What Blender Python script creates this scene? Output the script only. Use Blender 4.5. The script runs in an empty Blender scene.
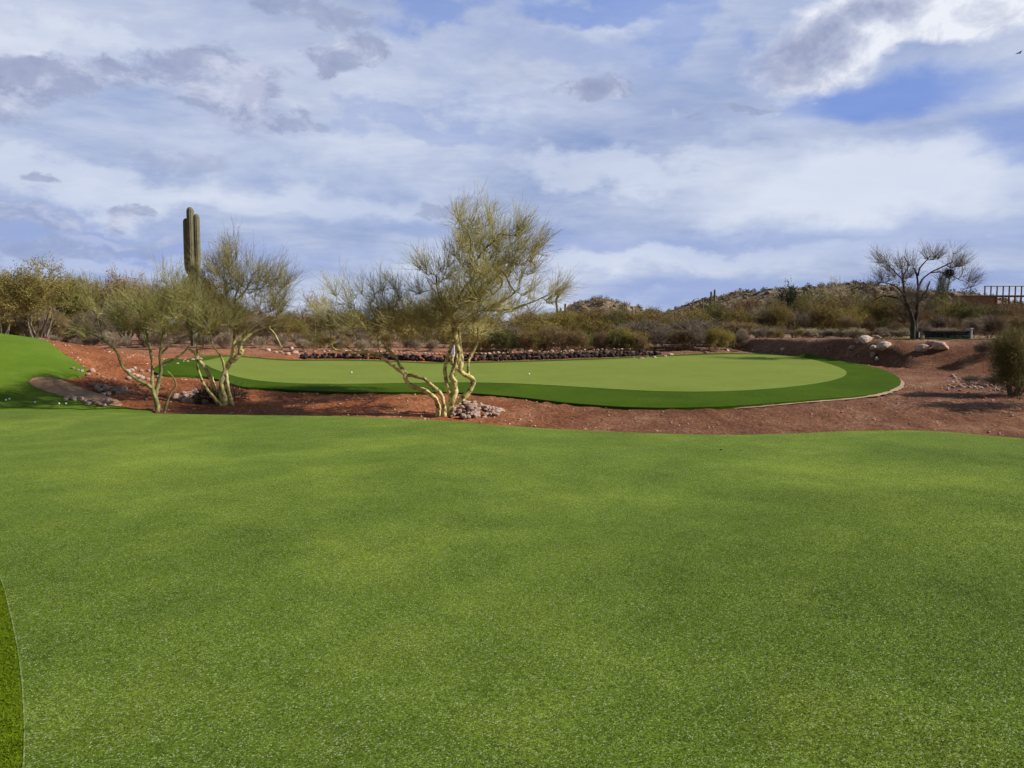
import bpy, bmesh, math, random
import numpy as np
from mathutils import Vector, noise
from mathutils.geometry import delaunay_2d_cdt

SC = bpy.context.scene
COL = SC.collection
R = math.radians
RNG = np.random.default_rng(7)
random.seed(7)

# ------------------------------------------------------------------ camera
F = 745.0
PITCH = math.atan((384 - 332) / F)
EYE = np.array([0.0, 0.0, 1.6])
cd = bpy.data.cameras.new('camera'); cam = bpy.data.objects.new('camera', cd); COL.objects.link(cam)
cam.location = EYE; cam.rotation_euler = (R(90) - PITCH, 0, 0)
cd.sensor_width = 36; cd.lens = F / 1024 * 36; cd.clip_end = 9000; cd.clip_start = 0.05
SC.camera = cam

def ray(u, v):
    a, b = (u - 512) / F, (384 - v) / F
    d = np.array([a, math.cos(PITCH) + b * math.sin(PITCH), -math.sin(PITCH) + b * math.cos(PITCH)])
    return d / d[1]                                   # one metre of y per unit

# ------------------------------------------------------------------ terrain
def sm(a, b, t):
    t = np.clip((t - a) / (b - a), 0, 1)
    return t * t * (3 - 2 * t)

EDGE_UV = [(0, 409), (60, 410), (130, 411.5), (240, 413.5), (300, 414), (360, 415), (440, 418.5), (500, 423.5), (560, 427.5), (640, 431),
           (720, 433), (780, 432), (850, 429), (920, 428), (970, 431), (1024, 437.5)]
EDGE = []
for u, v in EDGE_UV:
    d = ray(u, v); t = (0.035 - EYE[2]) / d[2]; EDGE.append((d[0] * t, t))
EDGE = np.array(EDGE)
EX = np.concatenate([[-60, -24, -16], EDGE[:, 0], [9.6, 12, 60]])
EY = np.concatenate([[16.4, 16.2, 16.0], EDGE[:, 1], [10.3, 9.2, 9.0]])
def yedge(x): return (np.interp(x, EX, EY) + np.interp(x + .35, EX, EY) + np.interp(x - .35, EX, EY)) / 3

def h(x, y):
    x = np.asarray(x, float); y = np.asarray(y, float)
    t = y - yedge(x)
    near = 0.035 * np.sin(x * .55 + .6) * np.sin(y * .48 + 1.1) + .02 * np.sin(x * 1.1 - y * .7 + 2) + .014 * np.sin(y * 1.5 + x * .4) * np.sin(x * .9 + 1)
    near = near * sm(-.3, -2.5, t) * sm(-1, 3, y)
    floor = np.interp(x, [-12, -2, 3, 12], [-.30, -.37, -.50, -.54])
    far = np.interp(y, [0, 18, 38, 44, 60, 100, 300, 3000], [-.12, -.12, .5, .85, 1.15, 1.45, 1.9, 3.0])
    k = sm(15.4, 18.2, y + np.interp(x, [-6, 2, 14], [-2.2, 0, .3]))
    far = floor * (1 - k) + far * k
    z = near + (far - near) * sm(-.12, 1.6, t)
    # left mound
    m = 1.72 * np.exp(-.5 * (((x + 17) / 4.6) ** 2 + ((y - 21) / 4.6) ** 2))
    z = z + m * sm(-.2, 3.6, t)
    # right mound
    yf = np.interp(x, [10.5, 12.3, 13.6, 15.4, 18.5, 60], [62, 41, 33, 26.6, 23.2, 22])
    k = sm(0, 1, (y - yf) / 5.4)
    z = z + (np.maximum(z, 1.27) - z) * k
    far_n = sm(36, 60, y)
    z = z + far_n * (.12 * np.sin(x * .21 + 1) * np.sin(y * .17) + .1 * np.sin(x * .06 + y * .11))
    return z

def hit(u, v, tmin=2.0):
    d = ray(u, v)
    t = np.concatenate([np.arange(tmin, 30, .01), np.arange(30, 120, .05)])
    zz = EYE[2] + d[2] * t - h(d[0] * t, t)
    i = np.argmax(zz < 0)
    if zz[i] >= 0: i = len(t) - 1
    return float(d[0] * t[i]), float(t[i]), float(h(d[0] * t[i], t[i]))

def at(u, Y): return (u - 512) / F * Y

# ------------------------------------------------------------------ node helpers
def newmat(name):
    m = bpy.data.materials.new(name); m.use_nodes = True
    nt = m.node_tree; b = nt.nodes['Principled BSDF']
    b.inputs['Roughness'].default_value = .9
    b.inputs['Specular IOR Level'].default_value = .2
    return m, nt, b
def N(nt, typ, **kw):
    n = nt.nodes.new(typ)
    for k, v in kw.items():
        if k.startswith('i_'): n.inputs[k[2:].replace('_', ' ')].default_value = v
        else: setattr(n, k, v)
    return n
def L(nt, a, b): nt.links.new(a, b)
def ramp(nt, fac, stops, interp='LINEAR'):
    r = nt.nodes.new('ShaderNodeValToRGB'); r.color_ramp.interpolation = interp
    e = r.color_ramp.elements
    while len(e) < len(stops): e.new(.5)
    for q, (p, c) in zip(e, stops):
        q.position = p; q.color = (*c, 1) if len(c) == 3 else c
    L(nt, fac, r.inputs[0]); return r.outputs[0]
def nz(nt, vec, scale, detail=3, rough=.55, dist=0):
    n = N(nt, 'ShaderNodeTexNoise'); n.inputs['Scale'].default_value = scale; n.inputs['Detail'].default_value = detail
    n.inputs['Roughness'].default_value = rough; n.inputs['Distortion'].default_value = dist
    if vec is not None: L(nt, vec, n.inputs['Vector'])
    return n.outputs['Fac']
def mixc(nt, fac, a, b, mode='MIX'):
    m = N(nt, 'ShaderNodeMix', data_type='RGBA', blend_type=mode)
    if isinstance(fac, (int, float)): m.inputs[0].default_value = fac
    else: L(nt, fac, m.inputs[0])
    for s, c in ((6, a), (7, b)):
        if isinstance(c, tuple): m.inputs[s].default_value = (*c, 1)
        else: L(nt, c, m.inputs[s])
    return m.outputs[2]
def mth(nt, op, a, b=None, c=None, clamp=False):
    m = N(nt, 'ShaderNodeMath', operation=op); m.use_clamp = clamp
    for i, q in enumerate((a, b, c)):
        if q is None: continue
        if isinstance(q, (int, float)): m.inputs[i].default_value = q
        else: L(nt, q, m.inputs[i])
    return m.outputs[0]
def bump(nt, b, height, strength, dist):
    n = N(nt, 'ShaderNodeBump'); n.inputs['Strength'].default_value = strength; n.inputs['Distance'].default_value = dist
    L(nt, height, n.inputs['Height']); L(nt, n.outputs[0], b.inputs['Normal'])
def wpos(nt): return N(nt, 'ShaderNodeNewGeometry').outputs['Position']
def opos(nt): return N(nt, 'ShaderNodeTexCoord').outputs['Object']

# ------------------------------------------------------------------ materials
def turf_mat(name, dark, mid, light, fleck, patch=.5, speck=1.0):
    m, nt, b = newmat(name)
    p = wpos(nt)
    big = nz(nt, p, .38, 4, .55, .6)
    med = nz(nt, p, 1.6, 4, .6, .4)
    pm = mth(nt, 'ADD', mth(nt, 'MULTIPLY', big, .65), mth(nt, 'MULTIPLY', med, .35))
    base = ramp(nt, pm, [(.33, dark), (.5, mid), (.67, light)])
    def cells(sc):
        v = N(nt, 'ShaderNodeTexVoronoi'); v.inputs['Scale'].default_value = sc; v.inputs['Randomness'].default_value = 1; L(nt, p, v.inputs['Vector'])
        q = N(nt, 'ShaderNodeSeparateColor'); L(nt, v.outputs['Color'], q.inputs[0]); return q.outputs[0], q.outputs[1]
    c1, c1b = cells(125); c2, c2b = cells(270); c3, _ = cells(55)
    f2 = mth(nt, 'ADD', mth(nt, 'ADD', mth(nt, 'MULTIPLY', c1, .45), mth(nt, 'MULTIPLY', c2, .42)), mth(nt, 'MULTIPLY', c3, .13))
    s = ramp(nt, f2, [(.15, (1 - .58 * speck,) * 3), (.5, (1,) * 3), (.85, (1 + .95 * speck,) * 3)])
    c = mixc(nt, 1.0, base, s, 'MULTIPLY')
    # brownish tired areas in the pile
    c = mixc(nt, mth(nt, 'MULTIPLY', ramp(nt, nz(nt, p, 1.1, 5, .65, .5), [(.5, (0, 0, 0)), (.72, (1, 1, 1))]), .35), c, mixc(nt, 1.0, c, (1.35, 1.05, .95), 'MULTIPLY'))
    flm = mth(nt, 'MULTIPLY', mth(nt, 'GREATER_THAN', mth(nt, 'MULTIPLY', c1b, c2b), .66), .66 * speck)
    c = mixc(nt, flm, c, fleck)
    L(nt, c, b.inputs['Base Color'])
    b.inputs['Roughness'].default_value = .9; b.inputs['Specular IOR Level'].default_value = .03
    b.inputs['Sheen Weight'].default_value = .10; b.inputs['Sheen Roughness'].default_value = .45; b.inputs['Sheen Tint'].default_value = (.50, .66, .06, 1)
    bump(nt, b, f2, .5, .006)
    return m
M = {}
M['green'] = turf_mat('putting turf', (.046, .083, .009), (.086, .133, .015), (.148, .204, .025), (.50, .52, .32))
M['far_green'] = turf_mat('putting turf far', (.130, .170, .030), (.150, .190, .036), (.168, .206, .044), (.33, .40, .17), speck=.5)
M['fringe'] = turf_mat('fringe turf', (.018, .044, .001), (.027, .060, .001), (.040, .078, .002), (.14, .26, .05), speck=.8)
M['mound'] = turf_mat('mound turf', (.064, .118, .010), (.088, .150, .014), (.120, .180, .022), (.2, .33, .08), speck=.5)

M['collar'] = turf_mat('collar turf', (.060, .098, .003), (.090, .138, .004), (.12, .175, .008), (.22, .30, .06), speck=.7)
def dirt_mat():
    m, nt, b = newmat('red desert dirt')
    p = wpos(nt)
    sx = N(nt, 'ShaderNodeSeparateXYZ'); L(nt, p, sx.inputs[0])
    a = nz(nt, p, .55, 7, .68, .5)
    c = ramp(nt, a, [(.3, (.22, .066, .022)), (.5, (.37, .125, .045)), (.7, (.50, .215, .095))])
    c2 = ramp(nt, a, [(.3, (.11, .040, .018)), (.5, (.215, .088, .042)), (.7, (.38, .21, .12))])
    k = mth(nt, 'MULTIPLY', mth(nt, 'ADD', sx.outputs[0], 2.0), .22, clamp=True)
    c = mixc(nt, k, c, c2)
    # far desert floor is tan
    kf = mth(nt, 'MULTIPLY', mth(nt, 'SUBTRACT', sx.outputs[1], 33), .07, clamp=True)
    c = mixc(nt, mth(nt, 'MULTIPLY', kf, .75), c, (.34, .215, .15))
    g = nz(nt, p, 14, 6, .75)
    c = mixc(nt, 1.0, c, ramp(nt, g, [(.32, (.36, .34, .32)), (.5, (1, 1, 1)), (.66, (1.6, 1.6, 1.6))]), 'MULTIPLY')
    vo = N(nt, 'ShaderNodeTexVoronoi'); vo.inputs['Scale'].default_value = 26; L(nt, p, vo.inputs['Vector'])
    peb = ramp(nt, vo.outputs['Distance'], [(.14, (1, 1, 1)), (.24, (0, 0, 0))])
    sel = ramp(nt, vo.outputs['Color'], [(.62, (0, 0, 0)), (.66, (1, 1, 1))])
    pk = mth(nt, 'MULTIPLY', mth(nt, 'MULTIPLY', peb, sel), .6)
    c = mixc(nt, pk, c, (.42, .29, .23))
    L(nt, c, b.inputs['Base Color'])
    hh = mth(nt, 'ADD', g, mth(nt, 'MULTIPLY', pk, .8))
    hh = mth(nt, 'ADD', hh, mth(nt, 'MULTIPLY', nz(nt, p, 3.2, 5, .65), 2.0))
    bump(nt, b, hh, 1.0, .10)
    return m
M['dirt'] = dirt_mat()

def plain(name, c1, c2, scale=8, rough=.9, bs=.5, bd=.02, coord='o', c3=None, spec=.2):
    m, nt, b = newmat(name)
    p = opos(nt) if coord == 'o' else wpos(nt)
    a = nz(nt, p, scale, 5, .65)
    st = [(.35, c1), (.62, c2)]
    if c3: st.append((.75, c3))
    L(nt, ramp(nt, a, st), b.inputs['Base Color'])
    b.inputs['Roughness'].default_value = rough; b.inputs['Specular IOR Level'].default_value = spec
    if bs: bump(nt, b, nz(nt, p, scale * 4, 4, .7), bs, bd)
    return m
M['sand'] = plain('bunker sand', (.30, .15, .075), (.48, .29, .165), 4, coord='w', bs=.6)
M['verge'] = plain('pale grit', (.34, .20, .125), (.50, .34, .24), 9, coord='w', bs=.6)
def rock_mat(name, cols, dark=(.08, .05, .045)):
    m, nt, b = newmat(name)
    p = opos(nt); oi = N(nt, 'ShaderNodeObjectInfo')
    ad = N(nt, 'ShaderNodeVectorMath', operation='ADD'); L(nt, p, ad.inputs[0])
    sc = N(nt, 'ShaderNodeVectorMath', operation='SCALE'); sc.inputs[0].default_value = (31, 17, 11); L(nt, oi.outputs['Random'], sc.inputs['Scale'])
    L(nt, sc.outputs[0], ad.inputs[1]); q = ad.outputs[0]
    per = ramp(nt, oi.outputs['Random'], [(i / (len(cols) - 1), c) for i, c in enumerate(cols)])
    a = nz(nt, q, 2.2, 5, .7)
    c = mixc(nt, 1.0, per, ramp(nt, a, [(.3, (.5, .46, .44)), (.5, (1, 1, 1)), (.7, (1.25, 1.25, 1.25))]), 'MULTIPLY')
    c = mixc(nt, ramp(nt, nz(nt, q, 6, 4, .8), [(.55, (0, 0, 0)), (.7, (.55, .55, .55))]), c, dark)
    L(nt, c, b.inputs['Base Color'])
    bump(nt, b, nz(nt, q, 7, 5, .75), .8, .08)
    return m
M['rock'] = rock_mat('pink granite', [(.50, .30, .22), (.70, .52, .43), (.56, .34, .25), (.74, .58, .49), (.42, .25, .19)])
M['darkrock'] = rock_mat('dark border stone', [(.022, .018, .017), (.05, .038, .034), (.02, .016, .016), (.09, .07, .06), (.03, .024, .022)], (.01, .008, .008))
M['hillrock'] = rock_mat('hill boulder', [(.30, .20, .14), (.42, .31, .22), (.22, .15, .11), (.36, .25, .18)])
M['black_stone'] = plain('black stacked stone', (.012, .012, .014), (.05, .048, .05), 14, bs=.8)
M['pale_stone'] = plain('pale end stone', (.40, .36, .33), (.60, .56, .52), 9)
M['metal_dark'] = plain('dark weathered metal', (.03, .026, .024), (.06, .05, .045), 20, rough=.6, bs=.1)
M['rust'] = plain('rusty brown steel', (.10, .055, .05), (.17, .10, .09), 9, rough=.7, bs=.1)
M['brownwall'] = plain('brown stucco', (.17, .10, .065), (.26, .165, .105), 3, bs=.4)
M['white'] = plain('white paint', (.66, .66, .66), (.8, .8, .8), 5, rough=.5, bs=0)
M['ball'] = plain('white golf ball', (.78, .78, .78), (.82, .82, .82), 5, rough=.35, bs=0, spec=.5)
M['bird'] = plain('dark feathers', (.02, .02, .025), (.05, .05, .055), 20, bs=0)
M['saguaro'] = plain('saguaro skin', (.105, .105, .062), (.175, .168, .105), 2.5, bs=.3, c3=(.28, .22, .145))

def veg_mat(name, c1, c2, c3, scale=1.3, tr=.25):
    m, nt, b = newmat(name)
    p = wpos(nt)
    a = nz(nt, p, scale, 3, .7)
    oi = N(nt, 'ShaderNodeObjectInfo')
    c = ramp(nt, a, [(.3, c1), (.5, c2), (.7, c3)])
    hs = N(nt, 'ShaderNodeHueSaturation'); L(nt, c, hs.inputs['Color'])
    L(nt, mth(nt, 'ADD', mth(nt, 'MULTIPLY', oi.outputs['Random'], .45), .78), hs.inputs['Value'])
    L(nt, mth(nt, 'ADD', mth(nt, 'MULTIPLY', oi.outputs['Random'], .03), .485), hs.inputs['Hue'])
    L(nt, hs.outputs[0], b.inputs['Base Color'])
    b.inputs['Roughness'].default_value = .8
    return m
M['pv_twig'] = veg_mat('palo verde twig', (.24, .215, .09), (.35, .305, .12), (.47, .40, .155))
M['pv_leaf'] = veg_mat('palo verde leaf', (.22, .20, .05), (.32, .28, .07), (.44, .37, .10))
M['pv_leaf_green'] = veg_mat('palo verde green leaf', (.16, .17, .042), (.24, .235, .058), (.33, .30, .085))
M['pv_twig_green'] = veg_mat('palo verde green twig', (.21, .20, .07), (.31, .285, .10), (.42, .37, .14))
M['olive'] = veg_mat('olive foliage', (.14, .12, .035), (.21, .175, .05), (.29, .23, .075))
M['creo'] = veg_mat('creosote foliage', (.085, .09, .026), (.13, .125, .038), (.185, .165, .052))
M['greytwig'] = veg_mat('grey twig', (.15, .11, .075), (.22, .17, .12), (.30, .24, .175))
M['brown'] = veg_mat('brown twig', (.16, .105, .05), (.24, .16, .078), (.32, .22, .11))
M['straw'] = veg_mat('dry straw', (.24, .185, .12), (.34, .27, .18), (.45, .37, .26))
M['dkgreen'] = veg_mat('dark foliage', (.025, .04, .016), (.04, .055, .022), (.065, .08, .03))
M['yellowbush'] = veg_mat('ochre foliage', (.20, .145, .03), (.29, .205, .045), (.36, .26, .07))
M['rusty'] = veg_mat('rusty foliage', (.20, .085, .06), (.27, .12, .085), (.33, .17, .12))
M['barktwig'] = plain('dark bark', (.035, .028, .022), (.075, .058, .043), 9)
M['greybark'] = plain('grey bark', (.10, .08, .06), (.19, .155, .12), 7)
M['pvbark'] = plain('palo verde bark', (.30, .27, .085), (.46, .40, .16), 3.5, bs=.35, c3=(.17, .13, .07))
def pvbark():
    m, nt, b = newmat('palo verde bark')
    p = wpos(nt)
    a = nz(nt, p, 5, 4, .65)
    c = ramp(nt, a, [(.3, (.24, .23, .075)), (.48, (.52, .46, .17)), (.66, (.68, .58, .28))])
    k = ramp(nt, nz(nt, p, 9, 3, .7), [(.52, (0, 0, 0)), (.62, (.85, .85, .85))])
    c = mixc(nt, k, c, (.07, .05, .028))
    sz_ = N(nt, 'ShaderNodeSeparateXYZ'); L(nt, p, sz_.inputs[0])          # younger upper limbs have browner bark
    c = mixc(nt, mth(nt, 'MULTIPLY', mth(nt, 'SUBTRACT', sz_.outputs[2], 1.5), .8, clamp=True), c, (.11, .085, .045))
    L(nt, c, b.inputs['Base Color']); b.inputs['Roughness'].default_value = .7
    bump(nt, b, nz(nt, p, 30, 4, .7), .5, .02)
    return m
M['pvbark'] = pvbark()
def pvbark2():
    m, nt, b = newmat('green bark')
    p = wpos(nt)
    c = ramp(nt, nz(nt, p, 6, 4, .65), [(.3, (.075, .065, .03)), (.5, (.19, .175, .07)), (.68, (.34, .30, .13))])
    L(nt, c, b.inputs['Base Color']); bump(nt, b, nz(nt, p, 30, 4, .7), .5, .02)
    return m
M['pvbark2'] = pvbark2()

# ------------------------------------------------------------------ object helpers
def np_mesh(name, V, F4=None, F3=None, mat=None, smooth=False):
    me = bpy.data.meshes.new(name)
    V = np.asarray(V, np.float32).reshape(-1, 3)
    parts = []
    if F4 is not None and len(F4): parts.append(np.asarray(F4, np.int32).reshape(-1, 4))
    if F3 is not None and len(F3): parts.append(np.asarray(F3, np.int32).reshape(-1, 3))
    loops = np.concatenate([p.ravel() for p in parts])
    tot = np.concatenate([np.full(len(p), p.shape[1], np.int32) for p in parts])
    start = np.concatenate([[0], np.cumsum(tot)[:-1]]).astype(np.int32)
    me.vertices.add(len(V)); me.vertices.foreach_set('co', V.ravel())
    me.loops.add(len(loops)); me.loops.foreach_set('vertex_index', loops)
    me.polygons.add(len(tot)); me.polygons.foreach_set('loop_start', start); me.polygons.foreach_set('loop_total', tot)
    if smooth: me.polygons.foreach_set('use_smooth', np.ones(len(tot), bool))
    me.update(calc_edges=True); me.validate()
    if mat: me.materials.append(mat)
    return me
def link(name, me, parent=None, loc=None):
    o = bpy.data.objects.new(name, me); COL.objects.link(o)
    if parent: o.parent = parent
    if loc is not None: o.location = loc
    return o
def tag(o, label=None, cat=None, group=None, kind=None):
    if label: o['label'] = label
    if cat: o['category'] = cat
    if group: o['group'] = group
    if kind: o['kind'] = kind
    return o
def empty(name, loc, rz=0):
    o = bpy.data.objects.new(name, None); COL.objects.link(o); o.location = loc; o.rotation_euler.z = rz
    o.empty_display_size = .2
    return o

def poly_inside(P, poly):
    x, y = P[:, 0], P[:, 1]; ins = np.zeros(len(P), bool); n = len(poly)
    for i in range(n):
        x1, y1 = poly[i]; x2, y2 = poly[(i + 1) % n]
        c = ((y1 > y) != (y2 > y)) & (x < (x2 - x1) * (y - y1) / (y2 - y1 + 1e-12) + x1)
        ins ^= c
    return ins
def smooth_closed(pts, step=.12, iters=2):
    P = np.array(pts, float)
    for _ in range(iters):                              # Chaikin rounding
        Q = np.roll(P, -1, 0); P = np.stack([.75 * P + .25 * Q, .25 * P + .75 * Q], 1).reshape(-1, 2)
    out = []
    for i in range(len(P)):
        a, b = P[i], P[(i + 1) % len(P)]
        n = max(1, int(np.linalg.norm(b - a) / step))
        for k in range(n): out.append(a + (b - a) * k / n)
    return np.array(out)
def sheet(name, poly, off, mat, grid=.3, skirt=.05):
    lo, hi = poly.min(0), poly.max(0)
    gx, gy = np.meshgrid(np.arange(lo[0], hi[0], grid), np.arange(lo[1], hi[1], grid))
    G = np.stack([gx.ravel(), gy.ravel()], 1); G = G[poly_inside(G, poly)]
    keep = np.ones(len(G), bool)
    for s in range(0, len(poly), 3): keep &= ((G - poly[s]) ** 2).sum(1) > (grid * .4) ** 2
    G = G[keep]
    n = len(poly)
    pts = [Vector(p) for p in np.concatenate([poly, G])]
    vv, ee, ff, *_ = delaunay_2d_cdt(pts, [], [list(range(n))], 1, 1e-6)
    V = np.array([(p.x, p.y) for p in vv]); z = h(V[:, 0], V[:, 1]) + off
    V3 = np.column_stack([V, z])
    F3 = [f for f in ff if len(f) == 3]
    base = len(V3)
    P3 = np.column_stack([poly, h(poly[:, 0], poly[:, 1]) + off])
    lowr = P3.copy(); lowr[:, 2] -= skirt
    V3 = np.concatenate([V3, P3, lowr])
    i = np.arange(n); j = (i + 1) % n
    F4 = np.column_stack([base + i, base + j, base + n + j, base + n + i])
    me = np_mesh(name, V3, F4, F3, mat, smooth=True)
    if len(F3):
        f = np.ones(len(me.polygons), bool)
        f[:n] = False; me.polygons.foreach_set('use_smooth', f)
    # face up
    bm = bmesh.new(); bm.from_mesh(me)
    for fc in bm.faces:
        if len(fc.verts) == 3 and fc.normal.z < 0: fc.normal_flip()
    bm.to_mesh(me); bm.free()
    o = link(name, me)
    return o

# ------------------------------------------------------------------ ground sheet
def axis(a, b, step, lim, g=1.045):
    core = list(np.arange(a, b + 1e-6, step)); s = step; x = b; hiv = []
    while x < lim: s *= g; x += s; hiv.append(x)
    s = step; x = a; lov = []
    while x > -lim: s *= g; x -= s; lov.append(x)
    return np.array(lov[::-1] + core + hiv)
xs = axis(-26, 26, .22, 3500); ys = axis(-1, 46, .22, 3500)
GX, GY = np.meshgrid(xs, ys)
GZ = h(GX, np.maximum(GY, -5))
rough = (.028 * np.sin(GX * 5.1 + np.sin(GY * 3.3) * 2) * np.sin(GY * 4.3 + np.sin(GX * 2.1) * 2) + .02 * np.sin(GX * 11 + GY * 7) * np.sin(GY * 9.7 - GX * 3))
tt = GY - yedge(GX)
GZ = GZ + rough * sm(.2, 1.4, tt)
GZ = GZ - .03 * sm(0, -.3, tt)
ny, nx = GX.shape
idx = np.arange(ny * nx).reshape(ny, nx)
Fq = np.stack([idx[:-1, :-1], idx[:-1, 1:], idx[1:, 1:], idx[1:, :-1]], -1).reshape(-1, 4)

# far green outline from the photograph, put on the terrain
far_uv = [(152, 371), (157, 376.3), (180, 377), (205, 377.6), (222, 382), (240, 389), (262, 389.5), (300, 392), (350, 394), (400, 394), (450, 393.5), (500, 397), (550, 403), (600, 408), (650, 410),
          (710, 409.5), (770, 405.5), (820, 401), (862, 397.5), (890, 392), (903, 384.5), (897, 376.5), (878, 369), (850, 363), (820, 357.5), (795, 354.5),
          (740, 353.5), (700, 354.5), (650, 357), (600, 359.5), (540, 361.5), (500, 362.5), (440, 364), (400, 362.5), (370, 361), (330, 360.5), (290, 361),
          (262, 359), (240, 356.5), (215, 356), (185, 359), (163, 364)]
far_poly = smooth_closed([hit(u, v)[:2] for u, v in far_uv], .15)
inner_uv = [(197, 362), (207, 368), (222, 374), (240, 380), (270, 384), (310, 385.5), (360, 385.5), (410, 384.5), (460, 384), (510, 385), (560, 387.5), (610, 391),
            (660, 393.5), (710, 393.8), (760, 391.5), (800, 387.5), (830, 383), (847, 377), (846, 371.5), (832, 366), (812, 360.5), (790, 357),
            (740, 355.2), (700, 356.2), (650, 358.5), (600, 361), (540, 363), (500, 364), (440, 365.5), (400, 364), (370, 362.5), (330, 362), (290, 362.5),
            (262, 360.5), (240, 358), (218, 358)]
inner_poly = smooth_closed([hit(u, v)[:2] for u, v in inner_uv], .15)
PG = np.column_stack([GX.ravel(), GY.ravel()])
ins = poly_inside(PG, far_poly)
GZf = GZ.ravel(); GZf[ins] = h(PG[ins, 0], PG[ins, 1]) - .02
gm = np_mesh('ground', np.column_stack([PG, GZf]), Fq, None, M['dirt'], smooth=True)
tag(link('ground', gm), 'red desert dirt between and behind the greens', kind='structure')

tag(sheet('far_green_fringe', far_poly, .05, M['fringe'], .35, .09), 'darker turf collar round the far green', kind='structure')
tag(sheet('far_green', inner_poly, .058, M['far_green'], .35, .01), 'pale putting surface of the far green', kind='structure')
# pale grit verge below the front lip
V_ = []
def strip(name, pts, w, off, mat, wob=0.0, label='', kind='structure'):
    P = np.array(pts, float); Vs = []; n = len(P)
    for i in range(n):
        t = P[min(i + 1, n - 1)] - P[max(i - 1, 0)]; t /= np.linalg.norm(t) + 1e-9; nn = np.array([t[1], -t[0]])
        ww = w * (1 + wob * math.sin(i * .83) * math.sin(i * .31 + 1))
        if name == 'grit_verge': ww *= .15 + math.sin(math.pi * i / (n - 1)) * (1 + .3 * math.sin(i * 1.9))
        for s in (-.5, .5):
            q = P[i] + nn * ww * s; Vs.append((q[0], q[1], float(h(q[0], q[1])) + off))
    i = np.arange(n - 1) * 2
    me = np_mesh(name, Vs, np.column_stack([i, i + 1, i + 3, i + 2]), None, mat, True)
    return tag(link(name, me), label, kind=kind)
fr = [hit(u, v + .8)[:2] for u, v in far_uv[15:22]]
fr = smooth_closed(fr + fr[::-1][1:-1], .15, 2)
frf = np.array([p for p in fr[:len(fr) // 2]])
strip('grit_verge', frf + np.array([0, -.08]), .15, .03, M['verge'], .35, 'pale grit verge under the lip of the far green')

# near green and the turf round it
ne = [(x, float(yedge(x))) for x in np.arange(-15.5, 9.0, .3)]
turf_left = [(-40, -4), (-40, 19)]
near_out = [(x, float(yedge(x))) for x in np.arange(-12.7, 9.61, .3)]
seam_uv = [(-60, 480), (-20, 540), (0, 575), (10, 612), (19, 655), (24, 700), (25, 768)]
seam = [hit(u, v, 1.2)[:2] for u, v in seam_uv]
seam = seam + [(-1.55, 2.2), (-1.35, 1.2), (-1.6, -1), (-2.2, -3)]
left_far = [(-13.0, 14.6), (-8.8, 10.2)]
rightside = [(10.2, 10.0), (10.6, 7.5), (10.4, 3), (9.5, -3)]
# base fringe sheet under everything near (left wrap, right strip)
def densify(P, step=.12):
    P = np.array(P, float); out = []
    for i in range(len(P)):
        a, b = P[i], P[(i + 1) % len(P)]; n = max(1, int(np.linalg.norm(b - a) / step))
        for k in range(n): out.append(a + (b - a) * k / n)
    return np.array(out)
def open_smooth(P, it=2):
    P = np.array(P, float)
    for _ in range(it):
        Q = [P[0]]
        for a, b in zip(P[:-1], P[1:]): Q += [.75 * a + .25 * b, .25 * a + .75 * b]
        Q.append(P[-1]); P = np.array(Q)
    return P
wrap_edge = open_smooth([(9.5, 10.75), (9.2, 11.02), (8.6, 11.55)] ) 
near_poly = densify(near_out[:-2] + rightside + [tuple(p) for p in open_smooth(seam[::-1] + left_far[::-1])], .14)
near_green = tag(sheet('near_green', near_poly, .0100, M['green'], .3, .04), 'broad putting green filling the front of the view', kind='structure')
mound_rear = [(-10.6, 18.6), (-11.1, 19.5), (-12.4, 20.6), (-14.2, 22.6), (-17, 25), (-24, 27), (-40, 28)]
left_poly = [(-40, 28), (-40, -4), (-2.4, -4)] + [tuple(p) for p in open_smooth((seam[::-1] + left_far[::-1])[1:])]
left_poly += [(x, float(yedge(x))) for x in np.arange(-12.7, -6.3, .3)]
UVm = [(150, 410.4), (138, 408.8), (120, 406.5), (100, 403.5), (75, 398), (52, 392.5), (34, 386), (30, 381), (40, 377.2), (55, 378.4), (66, 378.6), (82, 376)]
left_poly += [hit(u, v)[:2] for u, v in UVm] + mound_rear[1:]
lp = densify(left_poly[:-1], .14)
tag(sheet('mound_turf', lp, .003, M['mound'], .35, .05), 'bright turf running up the left mound', kind='structure')
# seam lines between the turfs
sl = open_smooth((seam[::-1] + left_far[::-1])[1:], 3)
strip('turf_seam', sl, .006, .0108, plain('seam fibre', (.09, .15, .03), (.30, .36, .13), 40, coord='w', bs=.3), .3, 'thin pale seam between the near green and the darker collar')
# collar strip along the right far edge of the near green
ce = [(x, float(yedge(x)) + .02 + .1 * float(sm(5.6, 8, x))) for x in np.arange(5.6, 10.6, .15)]
strip('edge_collar', ce, .34, .006, M['fringe'], .0, 'dark turf strip on the far right edge of the near green')
collar_p = hit(3, 700)[:2]
cp = densify([(p[0] + .05, p[1]) for p in open_smooth((seam[::-1])[1:])] + [(-9, 6), (-9, -3.5)], .14)
tag(sheet('near_collar', cp, .0085, M['collar'], .3, .01), 'dark turf collar at the lower left', kind='structure')
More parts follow.
